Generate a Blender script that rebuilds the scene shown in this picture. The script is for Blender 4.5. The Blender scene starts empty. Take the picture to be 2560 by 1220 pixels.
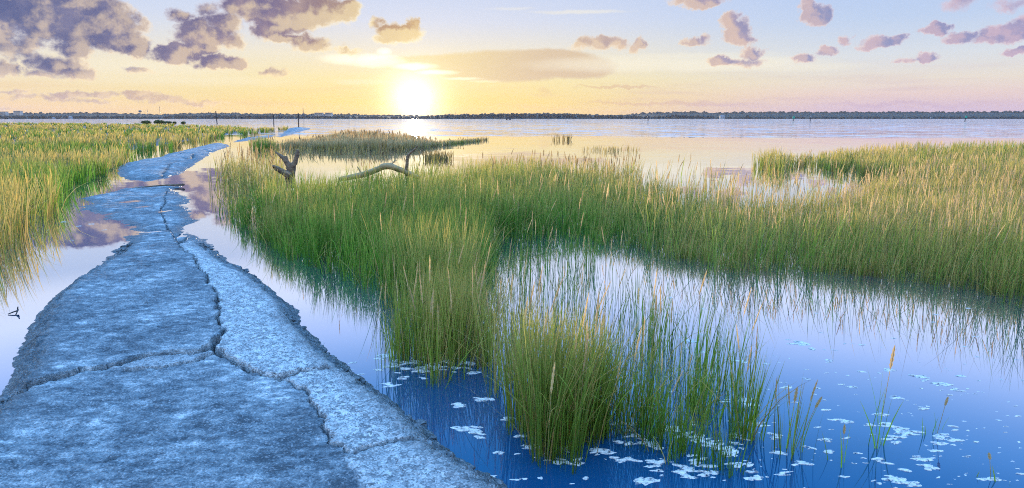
import bpy, bmesh, math, random
import numpy as np
from mathutils import Vector, noise as mnoise

R = np.random.default_rng(11)
random.seed(5)
sc = bpy.context.scene
COL = sc.collection
PI = math.pi
rad = math.radians

# ------------------------------------------------------------------ camera geometry
F, CX, CY, HOR, CAMH = 1730.0, 1280.0, 610.0, 295.5, 1.5
PITCH = math.atan((CY - HOR) / F)
cp, sp = math.cos(PITCH), math.sin(PITCH)

def ray(px, py):
    u, v = (px - CX) / F, (CY - py) / F
    return u, cp + v * sp, -sp + v * cp

def at(px, py, z=0.0):
    """ground point seen at a pixel of the photograph, on the level z"""
    x, y, w = ray(px, py)
    k = (z - CAMH) / w
    return (x * k, y * k)

def far(px, py, D):
    x, y, w = ray(px, py)
    k = D / y
    return (x * k, D, CAMH + w * k)

def azel(px, py):
    x, y, w = ray(px, py)
    return math.atan2(x, y), math.atan2(w, math.hypot(x, y))

def srgb(r, g, b):
    f = lambda c: (c / 255 / 12.92) if c <= 10.3 else (((c / 255) + .055) / 1.055) ** 2.4
    return (f(r), f(g), f(b))

def tag(o, label=None, cat=None, group=None, kind=None):
    if label: o['label'] = label
    if cat: o['category'] = cat
    if group: o['group'] = group
    if kind: o['kind'] = kind
    return o

# ------------------------------------------------------------------ small node language
class Tree:
    def __init__(self, nt):
        self.t = nt
    def n(self, typ, **kw):
        nd = self.t.nodes.new(typ)
        for k, v in kw.items(): setattr(nd, k, v)
        return nd
    def put(self, sock, v):
        if isinstance(v, bpy.types.NodeSocket): self.t.links.new(v, sock)
        elif v is not None:
            if isinstance(v, (tuple, list)) and sock.type == 'RGBA' and len(v) == 3: v = (*v, 1)
            sock.default_value = v
    def m(self, op, a, b=None, c=None, clamp=False):
        nd = self.n('ShaderNodeMath', operation=op, use_clamp=clamp)
        for i, v in enumerate((a, b, c)):
            if v is not None: self.put(nd.inputs[i], v)
        return nd.outputs[0]
    def v(self, op, a, b=None, c=None, out=0):
        nd = self.n('ShaderNodeVectorMath', operation=op)
        for i, x in enumerate((a, b, c)):
            if x is not None: self.put(nd.inputs[i], x)
        return nd.outputs[out]
    def scale(self, a, s):
        nd = self.n('ShaderNodeVectorMath', operation='SCALE')
        self.put(nd.inputs[0], a); self.put(nd.inputs['Scale'], s)
        return nd.outputs[0]
    def mix(self, f, a, b, mode='MIX'):
        nd = self.n('ShaderNodeMix', data_type='RGBA', blend_type=mode)
        self.put(nd.inputs[0], f); self.put(nd.inputs[6], a); self.put(nd.inputs[7], b)
        return nd.outputs[2]
    def ss(self, x, lo, hi, a=0.0, b=1.0):
        nd = self.n('ShaderNodeMapRange', interpolation_type='SMOOTHSTEP')
        self.put(nd.inputs[0], x)
        for i, q in enumerate((lo, hi, a, b)): nd.inputs[i + 1].default_value = q
        return nd.outputs[0]
    def lin(self, x, lo, hi, a=0.0, b=1.0):
        nd = self.n('ShaderNodeMapRange')
        self.put(nd.inputs[0], x)
        for i, q in enumerate((lo, hi, a, b)): nd.inputs[i + 1].default_value = q
        return nd.outputs[0]
    def noise(self, vec, scale, detail=4, rough=.55, dist=0, col=False):
        nd = self.n('ShaderNodeTexNoise')
        if vec is not None: self.put(nd.inputs['Vector'], vec)
        nd.inputs['Scale'].default_value = scale; nd.inputs['Detail'].default_value = detail
        nd.inputs['Roughness'].default_value = rough; nd.inputs['Distortion'].default_value = dist
        return nd.outputs[1 if col else 0]
    def ramp(self, x, stops, interp='LINEAR'):
        nd = self.n('ShaderNodeValToRGB'); cr = nd.color_ramp; cr.interpolation = interp
        while len(cr.elements) < len(stops): cr.elements.new(0.5)
        for e, (p, c) in zip(cr.elements, stops):
            e.position = p; e.color = (*c, 1)
        self.put(nd.inputs[0], x)
        return nd.outputs[0]

def material(name):
    m = bpy.data.materials.new(name); m.use_nodes = True
    m.node_tree.nodes.clear()
    T = Tree(m.node_tree)
    out = T.n('ShaderNodeOutputMaterial')
    return m, T, out

def principled(T, out, color, rough=.6, normal=None, metal=0., spec=.5):
    b = T.n('ShaderNodeBsdfPrincipled')
    T.put(b.inputs['Base Color'], color); T.put(b.inputs['Roughness'], rough)
    b.inputs['Metallic'].default_value = metal
    b.inputs['Specular IOR Level'].default_value = spec
    if normal is not None: T.put(b.inputs['Normal'], normal)
    if out: T.t.links.new(b.outputs[0], out.inputs[0])
    return b

def bump(T, h, strength=.5, dist=.01):
    b = T.n('ShaderNodeBump'); b.inputs['Strength'].default_value = strength; b.inputs['Distance'].default_value = dist
    T.put(b.inputs['Height'], h)
    return b.outputs[0]

def simple_mat(name, col, rough=.7, var=.35, scale=6., metal=0., spec=.4):
    m, T, out = material(name)
    tc = T.n('ShaderNodeTexCoord').outputs['Object']
    f = T.noise(tc, scale, 5, .6)
    c = T.mix(f, tuple(x * (1 - var) for x in col), tuple(min(1, x * (1 + var)) for x in col))
    principled(T, out, c, rough, bump(T, T.noise(tc, scale * 4, 4), .3, .02), metal, spec)
    return m

# ------------------------------------------------------------------ sun and sky
SUNPX = (1036, 250)
saz, sel = azel(*SUNPX)
sun_dir = Vector((math.sin(saz) * math.cos(sel), math.cos(saz) * math.cos(sel), math.sin(sel)))

def cloud_blobs():
    L = """120,45,110,46,1.15 225,62,120,46,1.15 305,100,75,30,1.05 335,120,45,18,.85 55,45,40,36,.7 150,0,140,40,1.2 270,30,60,26,.8
0,80,40,60,.75 5,175,42,18,.8 15,120,50,30,.5 60,100,45,20,.45
150,160,60,22,.75 180,125,45,25,.75 195,180,38,14,.75 105,186,38,10,.6 100,150,30,14,.45
500,88,58,30,.95 560,62,46,26,.75 440,132,58,20,.95 548,156,62,17,1.0 505,118,44,18,.65 450,38,26,14,.45 585,100,34,18,.55 520,25,30,16,.4
640,15,90,26,1.15 720,35,100,36,1.2 800,25,66,36,1.0 720,95,55,15,.9 860,22,40,18,.6 600,28,46,18,.65 690,75,50,20,.8
1000,82,50,18,.85 1030,62,18,18,.75 940,60,20,12,.55 865,126,38,7,.45 965,96,36,10,.5 700,182,36,8,.35 345,178,30,7,.32 790,110,50,14,.4 840,40,40,14,.5
180,236,50,9,.8 262,236,36,8,.85 350,235,36,9,.75 385,245,36,9,.7 440,250,48,8,.6 30,230,42,6,.5 58,243,30,6,.5 255,256,60,6,.4 520,257,36,4,.4 150,248,40,7,.55 20,268,60,4,.3
1842,82,36,24,.95 1822,52,22,20,.75 1862,100,28,13,.75 1882,132,26,13,.7 1800,152,36,11,.85 1850,155,46,11,.6 1770,96,16,14,.4 1730,108,20,7,.5 1870,70,14,18,.5
2045,34,34,22,.95 2022,14,24,12,.7 1765,6,46,12,.8 1700,0,30,8,.5
1500,108,44,15,.75 1542,114,26,12,.7 1592,116,17,15,.85 1452,116,28,8,.4
2020,148,28,12,.8 2070,128,22,9,.7 2116,104,18,11,.7 2195,106,48,13,.8 2242,98,24,14,.75 2160,118,26,6,.4
2342,74,33,13,.9 2412,90,32,12,.7 2390,100,30,7,.5 2525,84,60,20,.95 2470,98,36,8,.5 2540,130,40,10,.75 2322,143,28,11,.8 2270,148,24,6,.4
2400,14,36,18,.35 2510,14,44,14,.4 2560,60,24,20,.5
1905,-118,60,13,.8 1975,-128,40,10,.5"""
    out = []
    for tok in L.split():
        out.append(tuple(float(q) for q in tok.split(',')))
    return out

def build_world():
    w = bpy.data.worlds.new("World"); sc.world = w; w.use_nodes = True
    nt = w.node_tree; nt.nodes.clear(); T = Tree(nt)
    out = T.n('ShaderNodeOutputWorld'); bg = T.n('ShaderNodeBackground')
    nt.links.new(bg.outputs[0], out.inputs[0])
    g = T.n('ShaderNodeTexCoord').outputs['Generated']
    d = T.v('NORMALIZE', g)
    sep = T.n('ShaderNodeSeparateXYZ'); T.put(sep.inputs[0], d)
    az = T.m('ARCTAN2', sep.outputs[0], sep.outputs[1])
    el = T.m('ARCSINE', sep.outputs[2])
    cmb = T.n('ShaderNodeCombineXYZ'); T.put(cmb.inputs[0], az); T.put(cmb.inputs[1], el)
    P = cmb.outputs[0]
    # ---- clear air: colour by height, with its own ramp towards the sun, right of it and left of it
    ex = T.m('SQRT', T.m('DIVIDE', T.m('MAXIMUM', el, 0.0), PI / 2))
    def st(*rows):
        return [(math.sqrt(e / 90), (srgb(*c) if max(c) > 3 else c)) for e, c in rows]
    up = [(12, (.86, .96, 1.20)), (14, (.92, 1.06, 1.42)), (17, (.76, 1.02, 1.65)), (22, (.36, .92, 1.95)), (28, (.13, .80, 1.98)), (45, (.22, .65, 1.42)), (90, (.40, .74, 1.40))]
    near = T.ramp(ex, st((0, (247, 208, 122)), (1.2, (247, 222, 134)), (3, (248, 234, 176)), (5, (243, 236, 214)), (7.5, (219, 227, 245)), (10.5, (200, 217, 250)), *up))
    right = T.ramp(ex, st((0, (206, 178, 204)), (.8, (216, 190, 206)), (1.7, (234, 210, 206)), (2.8, (236, 226, 214)), (4.5, (222, 228, 236)), (7, (196, 215, 245)), (10.5, (182, 206, 249)), *up))
    left = T.ramp(ex, st((0, (247, 200, 160)), (.8, (248, 214, 176)), (2, (249, 228, 190)), (4, (246, 236, 215)), (7, (214, 226, 248)), (10.5, (194, 214, 250)), *up))
    s = T.m('SUBTRACT', az, saz)
    grad = T.mix(T.ss(s, rad(6), rad(37)), near, right)
    grad = T.mix(T.ss(s, rad(-4), rad(-34)), grad, left)
    # low thin streaks
    sx = T.v('MULTIPLY', P, (7., 90., 1.))
    fs = T.noise(sx, 1., 4, .5)
    lowband = T.m('MULTIPLY', T.ss(el, rad(5), rad(1)), T.ss(fs, .48, .72))
    grad = T.mix(T.m('MULTIPLY', lowband, .35), grad, T.mix(T.ss(s, rad(0), rad(30)), srgb(240, 205, 160), srgb(206, 178, 196)))
    # ---- warped position for ragged outlines
    wn = T.noise(P, 36., 6, .66, col=True)
    Pw = T.v('ADD', P, T.v('MULTIPLY', T.v('SUBTRACT', wn, (.5, .5, .5)), (.040, .026, 0.)))
    def field(blobs, Pq, first=0.0):
        acc = None
        for px, py, rx, ry, amp in blobs:
            a, e = azel(px, py)
            c = math.cos(a)
            ia, ie = F / (rx * c * c * 1.25), F / (ry * c * 1.25)
            q = T.v('MULTIPLY_ADD', Pq, (ia, ie, 0.), (-a * ia, -e * ie, 0.))
            r2 = T.v('DOT_PRODUCT', q, q, out=1)
            f = T.m('MULTIPLY_ADD', r2, -amp, amp)
            acc = f if acc is None else T.m('MAXIMUM', acc, f)
        return T.m('MAXIMUM', acc, first)
    # soft stratus sheets and bright rims round the sun
    soft = [(1120, 160, 170, 20, .8), (1260, 165, 170, 34, .9), (1370, 152, 110, 26, .9), (1440, 168, 90, 26, .8), (1200, 185, 90, 16, .6)]
    sd = field(soft, T.v('ADD', P, T.v('MULTIPLY', T.v('SUBTRACT', wn, (.5, .5, .5)), (.02, .008, 0.))))
    grad = T.mix(T.m('MULTIPLY', T.ss(sd, .02, .42), .95), grad, T.mix(T.ss(s, rad(1), rad(12)), srgb(240, 222, 172), srgb(222, 200, 172)))
    bars = [(1540, 216, 100, 4, .8), (1640, 258, 180, 5, .7), (1360, 225, 22, 12, .4), (1760, 262, 120, 4, .6), (2250, 262, 220, 7, .5), (1970, 248, 160, 5, .3)]
    bd = field(bars, Pw)
    grad = T.mix(T.m('MULTIPLY', T.ss(bd, .02, .7), .55), grad, T.mix(T.ss(s, rad(12), rad(32)), srgb(222, 186, 150), srgb(198, 170, 196)))
    veil = [(1560, 160, 240, 20, .7), (1800, 160, 240, 18, .8), (2000, 168, 160, 12, .5), (1450, 30, 120, 5, .6), (1280, 22, 60, 4, .4), (1720, 140, 220, 8, .5),
            (900, 205, 80, 8, .4), (380, 170, 240, 26, .5), (480, 200, 300, 16, .4)]
    vd = field(veil, T.v('ADD', P, T.v('MULTIPLY', T.v('SUBTRACT', wn, (.5, .5, .5)), (.03, .006, 0.))))
    grad = T.mix(T.m('MULTIPLY', T.ss(vd, .0, .8), .62), grad, srgb(255, 248, 226))
    rims = [(860, 148, 60, 14, .8), (940, 152, 70, 16, 1.), (1030, 165, 60, 9, .9), (1095, 180, 52, 6, .8), (1160, 196, 50, 4, .7), (1215, 203, 40, 4, .5), (960, 130, 18, 10, .7)]
    rd = field(rims, T.v('ADD', P, T.v('MULTIPLY', T.v('SUBTRACT', wn, (.5, .5, .5)), (.012, .006, 0.))))
    # ---- cumulus
    n1 = T.noise(P, 38., 7, .58)
    tosun = T.v('NORMALIZE', T.v('SUBTRACT', (saz, sel - .03, 0.), P))
    n2 = T.noise(T.v('ADD', P, T.scale(tosun, .009)), 38., 5, .58)
    bl = cloud_blobs()
    base = field(bl, Pw, -1.)
    base2 = field(bl, T.v('ADD', Pw, T.scale(tosun, .013)), -1.)
    dens = T.m('ADD', base, T.m('MULTIPLY', T.m('SUBTRACT', n1, .5), 1.9))
    dens2 = T.m('ADD', base2, T.m('MULTIPLY', T.m('SUBTRACT', n2, .5), 1.9))
    alpha = T.m('MULTIPLY', T.ss(dens, -.14, .52), T.ss(base, -.5, .05))
    facing = T.ss(T.m('SUBTRACT', dens, dens2), -.18, .45)      # 1 where the way to the sun leaves the cloud
    thick = T.ss(dens, -.04, .52)
    sa = T.lin(s, rad(-34), rad(44))          # 0 = far left, .436 = the sun, 1 = far right
    core = T.ramp(sa, [(0., srgb(70, 90, 146)), (.16, srgb(96, 100, 148)), (.30, srgb(116, 106, 146)), (.39, srgb(172, 140, 122)), (.45, srgb(200, 162, 116)), (.58, srgb(206, 180, 160)), (.72, srgb(160, 150, 182)), (.86, srgb(140, 150, 196)), (1., srgb(156, 152, 194))])
    mid = T.ramp(sa, [(0., srgb(158, 158, 188)), (.16, srgb(178, 166, 188)), (.30, srgb(216, 184, 166)), (.42, srgb(250, 226, 170)), (.58, srgb(240, 214, 180)), (.72, srgb(244, 206, 180)), (.86, srgb(232, 200, 204)), (1., srgb(214, 188, 210))])
    edge = T.ramp(sa, [(0., (1.08, .84, .60)), (.25, (1.12, .86, .52)), (.43, (1.2, 1.05, .58)), (.6, (1.05, .84, .55)), (.75, (1.0, .72, .48)), (.88, (.92, .62, .58)), (1., (.80, .56, .64))])
    low = T.ss(el, rad(3.4), rad(2.4))
    core = T.mix(low, core, T.mix(T.ss(s, rad(-30), rad(-10)), srgb(172, 150, 172), srgb(206, 172, 150)))
    body = T.mix(T.m('MULTIPLY', thick, T.ss(T.noise(P, 26., 4, .6), .25, .6, .62, 1.)), mid, core)
    litf = T.m('MULTIPLY', facing, T.lin(thick, 0, 1, 1., .46))
    ccol = T.mix(litf, body, edge)
    alpha = T.m('MULTIPLY', alpha, T.lin(low, 0, 1, .97, .7))
    sky = T.mix(alpha, grad, ccol)
    # ---- brightness round the sun itself
    cosang = T.v('DOT_PRODUCT', d, tuple(sun_dir), out=1)
    ang = T.m('MULTIPLY', T.m('ARCCOSINE', T.m('MINIMUM', cosang, 1.0)), 180 / PI)
    core_g = T.m('EXPONENT', T.m('MULTIPLY', T.m('POWER', T.m('DIVIDE', ang, .6), 2.0), -1.0))
    halo = T.m('EXPONENT', T.m('MULTIPLY', ang, -1 / 2.6))
    sky = T.v('ADD', sky, T.scale((1.0, .86, .42), T.m('MULTIPLY', halo, .20)))
    sky = T.v('ADD', sky, T.scale((1., 1., .95), T.m('MULTIPLY', T.ss(rd, .0, 1.0, 0., .75), T.m('EXPONENT', T.m('MULTIPLY', ang, -1 / 7.)))))
    wide = T.m('EXPONENT', T.m('MULTIPLY', T.m('POWER', T.m('DIVIDE', ang, 1.9), 2.0), -1.0))
    sky = T.v('ADD', sky, T.scale((1., 1., .96), T.m('ADD', T.m('MULTIPLY', core_g, 3.), T.m('MULTIPLY', wide, .95))))
    sky = T.v('ADD', sky, T.scale((1., .93, .66), T.m('MULTIPLY', T.m('EXPONENT', T.m('MULTIPLY', ang, -1 / 2.2)), .18)))
    # unseen sky overhead and behind the camera: brightness added to light grass and path
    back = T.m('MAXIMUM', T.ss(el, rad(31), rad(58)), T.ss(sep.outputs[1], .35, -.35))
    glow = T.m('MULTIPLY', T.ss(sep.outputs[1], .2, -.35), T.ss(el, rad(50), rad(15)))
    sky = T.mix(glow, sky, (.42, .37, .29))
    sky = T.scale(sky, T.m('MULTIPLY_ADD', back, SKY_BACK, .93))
    # ---- physical sky beneath it all
    ns = T.n('ShaderNodeTexSky', sky_type='NISHITA', sun_disc=False)
    ns.sun_elevation = sel; ns.sun_rotation = saz; ns.altitude = 0; ns.dust_density = .6
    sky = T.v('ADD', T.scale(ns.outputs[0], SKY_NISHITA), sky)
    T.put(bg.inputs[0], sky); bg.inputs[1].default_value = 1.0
    w.cycles.sampling_method = 'MANUAL'; w.cycles.sample_map_resolution = 512

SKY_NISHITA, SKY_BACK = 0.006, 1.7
build_world()

sl = bpy.data.lights.new('sun', 'SUN'); sl.energy = 5.0; sl.angle = rad(.6); sl.color = (1., .80, .52)
so = bpy.data.objects.new('sun', sl); COL.objects.link(so)
so.rotation_euler = (-sun_dir).to_track_quat('-Z', 'Y').to_euler()
so.location = (-20, 60, 30)

cam = bpy.data.cameras.new('camera'); co = bpy.data.objects.new('camera', cam); COL.objects.link(co)
cam.sensor_width = 36; cam.lens = 36 * F / 2560; cam.clip_start = .05; cam.clip_end = 20000
co.location = (0, 0, CAMH); co.rotation_euler = (PI / 2 - PITCH, 0, 0)
sc.camera = co

# ------------------------------------------------------------------ geometry helpers
def mesh_from(name, V, loops, totals, mat=None, col=None, smooth=True, extra=None):
    me = bpy.data.meshes.new(name)
    V = np.asarray(V, np.float32); loops = np.asarray(loops, np.int32).ravel(); totals = np.asarray(totals, np.int32)
    me.vertices.add(len(V)); me.vertices.foreach_set('co', V.ravel())
    me.loops.add(len(loops)); me.loops.foreach_set('vertex_index', loops)
    me.polygons.add(len(totals))
    me.polygons.foreach_set('loop_start', np.concatenate([[0], np.cumsum(totals)[:-1]]).astype(np.int32))
    me.polygons.foreach_set('use_smooth', np.full(len(totals), smooth))
    me.update(calc_edges=True); me.validate()
    if col is not None:
        a = me.color_attributes.new('col', 'FLOAT_COLOR', 'POINT')
        a.data.foreach_set('color', np.concatenate([col, np.ones((len(col), 1))], 1).astype(np.float32).ravel())
    for k, arr in (extra or {}).items():
        a = me.attributes.new(k, 'FLOAT', 'POINT'); a.data.foreach_set('value', np.asarray(arr, np.float32))
    if mat: me.materials.append(mat)
    return me

def link(name, me, parent=None, loc=None):
    o = bpy.data.objects.new(name, me); COL.objects.link(o)
    if parent: o.parent = parent
    if loc: o.location = loc
    return o

def inside(P, poly):
    x, y = P[:, 0], P[:, 1]; poly = np.asarray(poly); res = np.zeros(len(P), bool)
    a = poly; b = np.roll(poly, -1, 0)
    for (x0, y0), (x1, y1) in zip(a, b):
        if y0 == y1: continue
        c = (y0 > y) != (y1 > y)
        res ^= c & (x < (x1 - x0) * (y - y0) / (y1 - y0) + x0)
    return res

def dist_poly(P, poly, closed=True):
    poly = np.asarray(poly, float); a = poly if closed else poly[:-1]
    b = np.roll(poly, -1, 0) if closed else poly[1:]
    best = np.full(len(P), 1e9)
    for p, q in zip(a, b):
        d = q - p; L = (d * d).sum()
        t = np.clip(((P - p) @ d) / max(L, 1e-12), 0, 1)
        e = P - p - t[:, None] * d
        best = np.minimum(best, (e * e).sum(1))
    return np.sqrt(best)

def sdist(P, poly):
    return np.where(inside(P, poly), 1, -1) * dist_poly(P, poly)

def sstep(x, a, b):
    t = np.clip((x - a) / (b - a), 0, 1); return t * t * (3 - 2 * t)

_g = np.random.default_rng(3).random((256, 256))
def vnoise(x, y):
    """value noise in metres, 0..1"""
    xi, yi = np.floor(x).astype(int), np.floor(y).astype(int); fx, fy = x - xi, y - yi
    fx = fx * fx * (3 - 2 * fx); fy = fy * fy * (3 - 2 * fy)
    g = lambda i, j: _g[(xi + i) % 256, (yi + j) % 256]
    return (g(0, 0) * (1 - fx) + g(1, 0) * fx) * (1 - fy) + (g(0, 1) * (1 - fx) + g(1, 1) * fx) * fy
def fbm(x, y, s, o=4, k=.5):
    a, t, r = 1., 0., 0.
    for i in range(o):
        r = r + a * vnoise(x * s + 17.3 * i, y * s + 5.1 * i); t += a; a *= k; s *= 2.03
    return r / t

def grid_mesh(name, X, Y, Z, mat, extra=None):
    nr, nc = X.shape
    V = np.stack([X, Y, Z], -1).reshape(-1, 3)
    i = np.arange(nr * nc).reshape(nr, nc)
    q = np.stack([i[:-1, :-1], i[:-1, 1:], i[1:, 1:], i[1:, :-1]], -1).reshape(-1, 4)
    return mesh_from(name, V, q, np.full(len(q), 4), mat, extra=extra)

# ------------------------------------------------------------------ setting materials
def mat_water():
    m, T, out = material('still salt water')
    geo = T.n('ShaderNodeNewGeometry'); P = geo.outputs['Position']
    sep = T.n('ShaderNodeSeparateXYZ'); T.put(sep.inputs[0], P)
    y = sep.outputs[1]
    # wind on the open bay, calm in the lee of the marsh
    wob = T.noise(T.v('MULTIPLY', P, (.012, .05, 0.)), 1., 3, .5)
    ye = T.m('ADD', y, T.m('MULTIPLY', T.m('SUBTRACT', wob, .5), 40.))
    wind = T.ss(ye, 52., 66.)
    streak = T.noise(T.v('MULTIPLY', P, (.02, .22, 0.)), 1., 4, .6)
    calm = T.m('MULTIPLY', T.ss(y, 5., 40.), T.ss(streak, .35, .75, .2, 1.))
    c1 = T.noise(T.v('MULTIPLY', P, (.9, 1.8, 0.)), 1., 5, .62, col=True)
    c2 = T.noise(T.v('MULTIPLY', P, (.16, .5, 0.)), 1., 3, .5, col=True)
    tilt = T.v('SUBTRACT', T.mix(.4, c1, c2), (.5, .5, .5))
    amp = T.m('ADD', T.m('ADD', T.m('MULTIPLY', wind, 1.55), T.m('MULTIPLY', calm, .045)), .004)
    tl = T.v('MULTIPLY', T.scale(tilt, amp), (.10, 1.5, 0.))
    nrm = T.v('NORMALIZE', T.v('ADD', tl, (0., 0., 1.)))
    lw = T.n('ShaderNodeLayerWeight'); lw.inputs[0].default_value = .5; T.put(lw.inputs['Normal'], nrm)
    face = lw.outputs['Facing']
    fr = T.n('ShaderNodeFloatCurve'); cu = fr.mapping.curves[0]
    pts = [(0, .03), (.40, .06), (.53, .095), (.62, .25), (.72, .60), (.79, .82), (.85, .90), (.91, .93), (1, .97)]
    while len(cu.points) < len(pts): cu.points.new(.5, .5)
    for p, q in zip(cu.points, pts): p.location = q
    fr.mapping.update()
    T.put(fr.inputs['Value'], face)
    gl = T.n('ShaderNodeBsdfGlossy'); gl.inputs['Color'].default_value = (.98, .98, 1, 1)
    T.put(gl.inputs['Roughness'], T.m('ADD', T.m('MULTIPLY', wind, .05), .004))
    T.put(gl.inputs['Normal'], nrm)
    df = T.n('ShaderNodeBsdfDiffuse'); df.inputs['Color'].default_value = (.004, .050, .115, 1)
    mx = T.n('ShaderNodeMixShader'); T.put(mx.inputs[0], fr.outputs[0])
    m.node_tree.links.new(df.outputs[0], mx.inputs[1]); m.node_tree.links.new(gl.outputs[0], mx.inputs[2])
    m.node_tree.links.new(mx.outputs[0], out.inputs[0])
    return m

def mat_path():
    m, T, out = material('broken asphalt and concrete')
    tc = T.n('ShaderNodeTexCoord').outputs['Object']
    at_ = lambda n: T.n('ShaderNodeAttribute', attribute_name=n).outputs['Fac']
    slab, wet, crack = at_('slab'), at_('wet'), at_('crack')
    stretched = T.v('MULTIPLY', tc, (1., 1.9, 1.))
    patch = T.m('MULTIPLY_ADD', T.noise(tc, 6.5, 8, .76, .4), .6, T.m('MULTIPLY', T.noise(tc, 1.7, 4, .6), .4))
    scab = T.noise(stretched, 9., 5, .68)
    grain = T.noise(tc, 95., 3, .7)
    vo = T.n('ShaderNodeTexVoronoi', feature='F1'); vo.inputs['Scale'].default_value = 120.; T.put(vo.inputs['Vector'], tc)
    vcol = T.n('ShaderNodeSeparateColor'); T.put(vcol.inputs[0], vo.outputs['Color'])
    v2 = T.n('ShaderNodeTexVoronoi', feature='F1'); v2.inputs['Scale'].default_value = 34.; T.put(v2.inputs['Vector'], tc)
    v2c = T.n('ShaderNodeSeparateColor'); T.put(v2c.inputs[0], v2.outputs['Color'])
    # old blue-grey asphalt with pale salt
    mixn = T.m('ADD', T.m('MULTIPLY', patch, .98), T.m('ADD', T.m('MULTIPLY', scab, .60), T.m('MULTIPLY', grain, .34)))
    asph = T.ramp(T.m('MULTIPLY_ADD', mixn, .54 * 1.30, -.196), [(.38, (.045, .062, .075)), (.455, (.12, .15, .17)), (.51, (.22, .255, .27)), (.56, (.40, .43, .435)), (.62, (.72, .725, .71))])
    asph = T.mix(T.m('MULTIPLY', T.ss(vcol.outputs[0], .80, .97), .38), asph, (.50, .51, .52))
    asph = T.mix(T.m('MULTIPLY', T.ss(vcol.outputs[1], .74, .9), .42), asph, (.03, .042, .055))
    # paler concrete with exposed shell and pebbles
    conc = T.ramp(T.m('ADD', T.m('MULTIPLY', patch, .4), T.m('MULTIPLY', v2c.outputs[0], .55)), [(.15, (.14, .15, .155)), (.35, (.27, .28, .285)), (.55, (.42, .43, .42)), (.8, (.68, .68, .66))])
    conc = T.mix(T.m('MULTIPLY', T.ss(vcol.outputs[2], .5, .9), .6), conc, (.70, .70, .68))
    conc = T.mix(T.m('MULTIPLY', T.ss(vcol.outputs[1], .62, .9), .7), conc, (.09, .10, .11))
    c = T.mix(slab, asph, conc)
    c = T.mix(T.m('MULTIPLY', wet, .85), c, T.ramp(T.m('MULTIPLY_ADD', vcol.outputs[0], .4, T.m('MULTIPLY', scab, .6)), [(.2, (.012, .018, .024)), (.5, (.05, .065, .075)), (.64, (.11, .13, .14)), (.82, (.28, .30, .31))]))
    c = T.mix(T.m('MULTIPLY', crack, .9), c, (.02, .025, .03))
    rough = T.m('SUBTRACT', .8, T.m('MULTIPLY', wet, .45))
    h = T.m('ADD', T.m('MULTIPLY', scab, 1.2), T.m('ADD', T.m('MULTIPLY', grain, .5), T.m('MULTIPLY', vo.outputs['Distance'], -.6)))
    principled(T, out, c, rough, bump(T, h, 1., .013), spec=.4)
    return m

def mat_leaf(name='marsh grass', trans=.50, boost=1.7):
    m, T, out = material(name)
    c = T.n('ShaderNodeAttribute', attribute_name='col').outputs['Color']
    b = principled(T, None, c, .55, spec=.12)
    tr = T.n('ShaderNodeBsdfTranslucent'); T.put(tr.inputs[0], T.scale(c, boost))
    mx = T.n('ShaderNodeMixShader'); mx.inputs[0].default_value = trans
    L = m.node_tree.links
    L.new(b.outputs[0], mx.inputs[1]); L.new(tr.outputs[0], mx.inputs[2]); L.new(mx.outputs[0], out.inputs[0])
    return m

M_WATER = mat_water(); M_PATH = mat_path(); M_GRASS = mat_leaf()
M_MUD = simple_mat('wet marsh mud', (.05, .042, .03), .5, .5, 2.)

# ------------------------------------------------------------------ water and ground sheets
def geo_rows(a, b, n):
    return a * (b / a) ** np.linspace(0, 1, n)
def sheet(name, z, mat, ymax, kind='structure'):
    ys = np.concatenate([[-60, -20, -6, 0], geo_rows(2, ymax, 60)])
    t = np.linspace(-1, 1, 41)
    X = np.outer(60 + 1.6 * np.maximum(ys, 0), t); Y = np.outer(ys, np.ones(41))
    return X, Y
X, Y = sheet('water', 0, None, 3200)
water = tag(link('water', grid_mesh('water', X, Y, np.zeros_like(X), M_WATER)), kind='structure')

meadow_px_front = [(-900, 1000), (-350, 740), (0, 655), (40, 612), (70, 590), (110, 560), (150, 524), (166, 500), (172, 480), (205, 465), (250, 447), (290, 425), (322, 408), (338, 398), (330, 388), (385, 381), (420, 377), (470, 368), (510, 357), (535, 350), (548, 346), (590, 342), (640, 335), (690, 327), (715, 321), (728, 317)]
meadow = [at(*p) for p in meadow_px_front] + [at(x, y, .62) for x, y in [(712, 314.5), (600, 310), (480, 307), (300, 304.6), (0, 303), (-700, 302.5)]]
meadow = np.array(meadow)

ys = np.concatenate([[-60, -10, 0], geo_rows(2.5, 3200, 150)]); tt = np.linspace(-1, 1, 161)
X = np.outer(60 + 1.6 * np.maximum(ys, 0), tt); Yg = np.outer(ys, np.ones(161))
Pg = np.stack([X.ravel(), Yg.ravel()], 1)
sd = sdist(Pg, meadow)
Zg = (-.45 + .47 * sstep(sd, -.2, 1.2)).reshape(X.shape)
tag(link('ground', grid_mesh('ground', X, Yg, Zg, M_MUD)), kind='structure')

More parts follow.
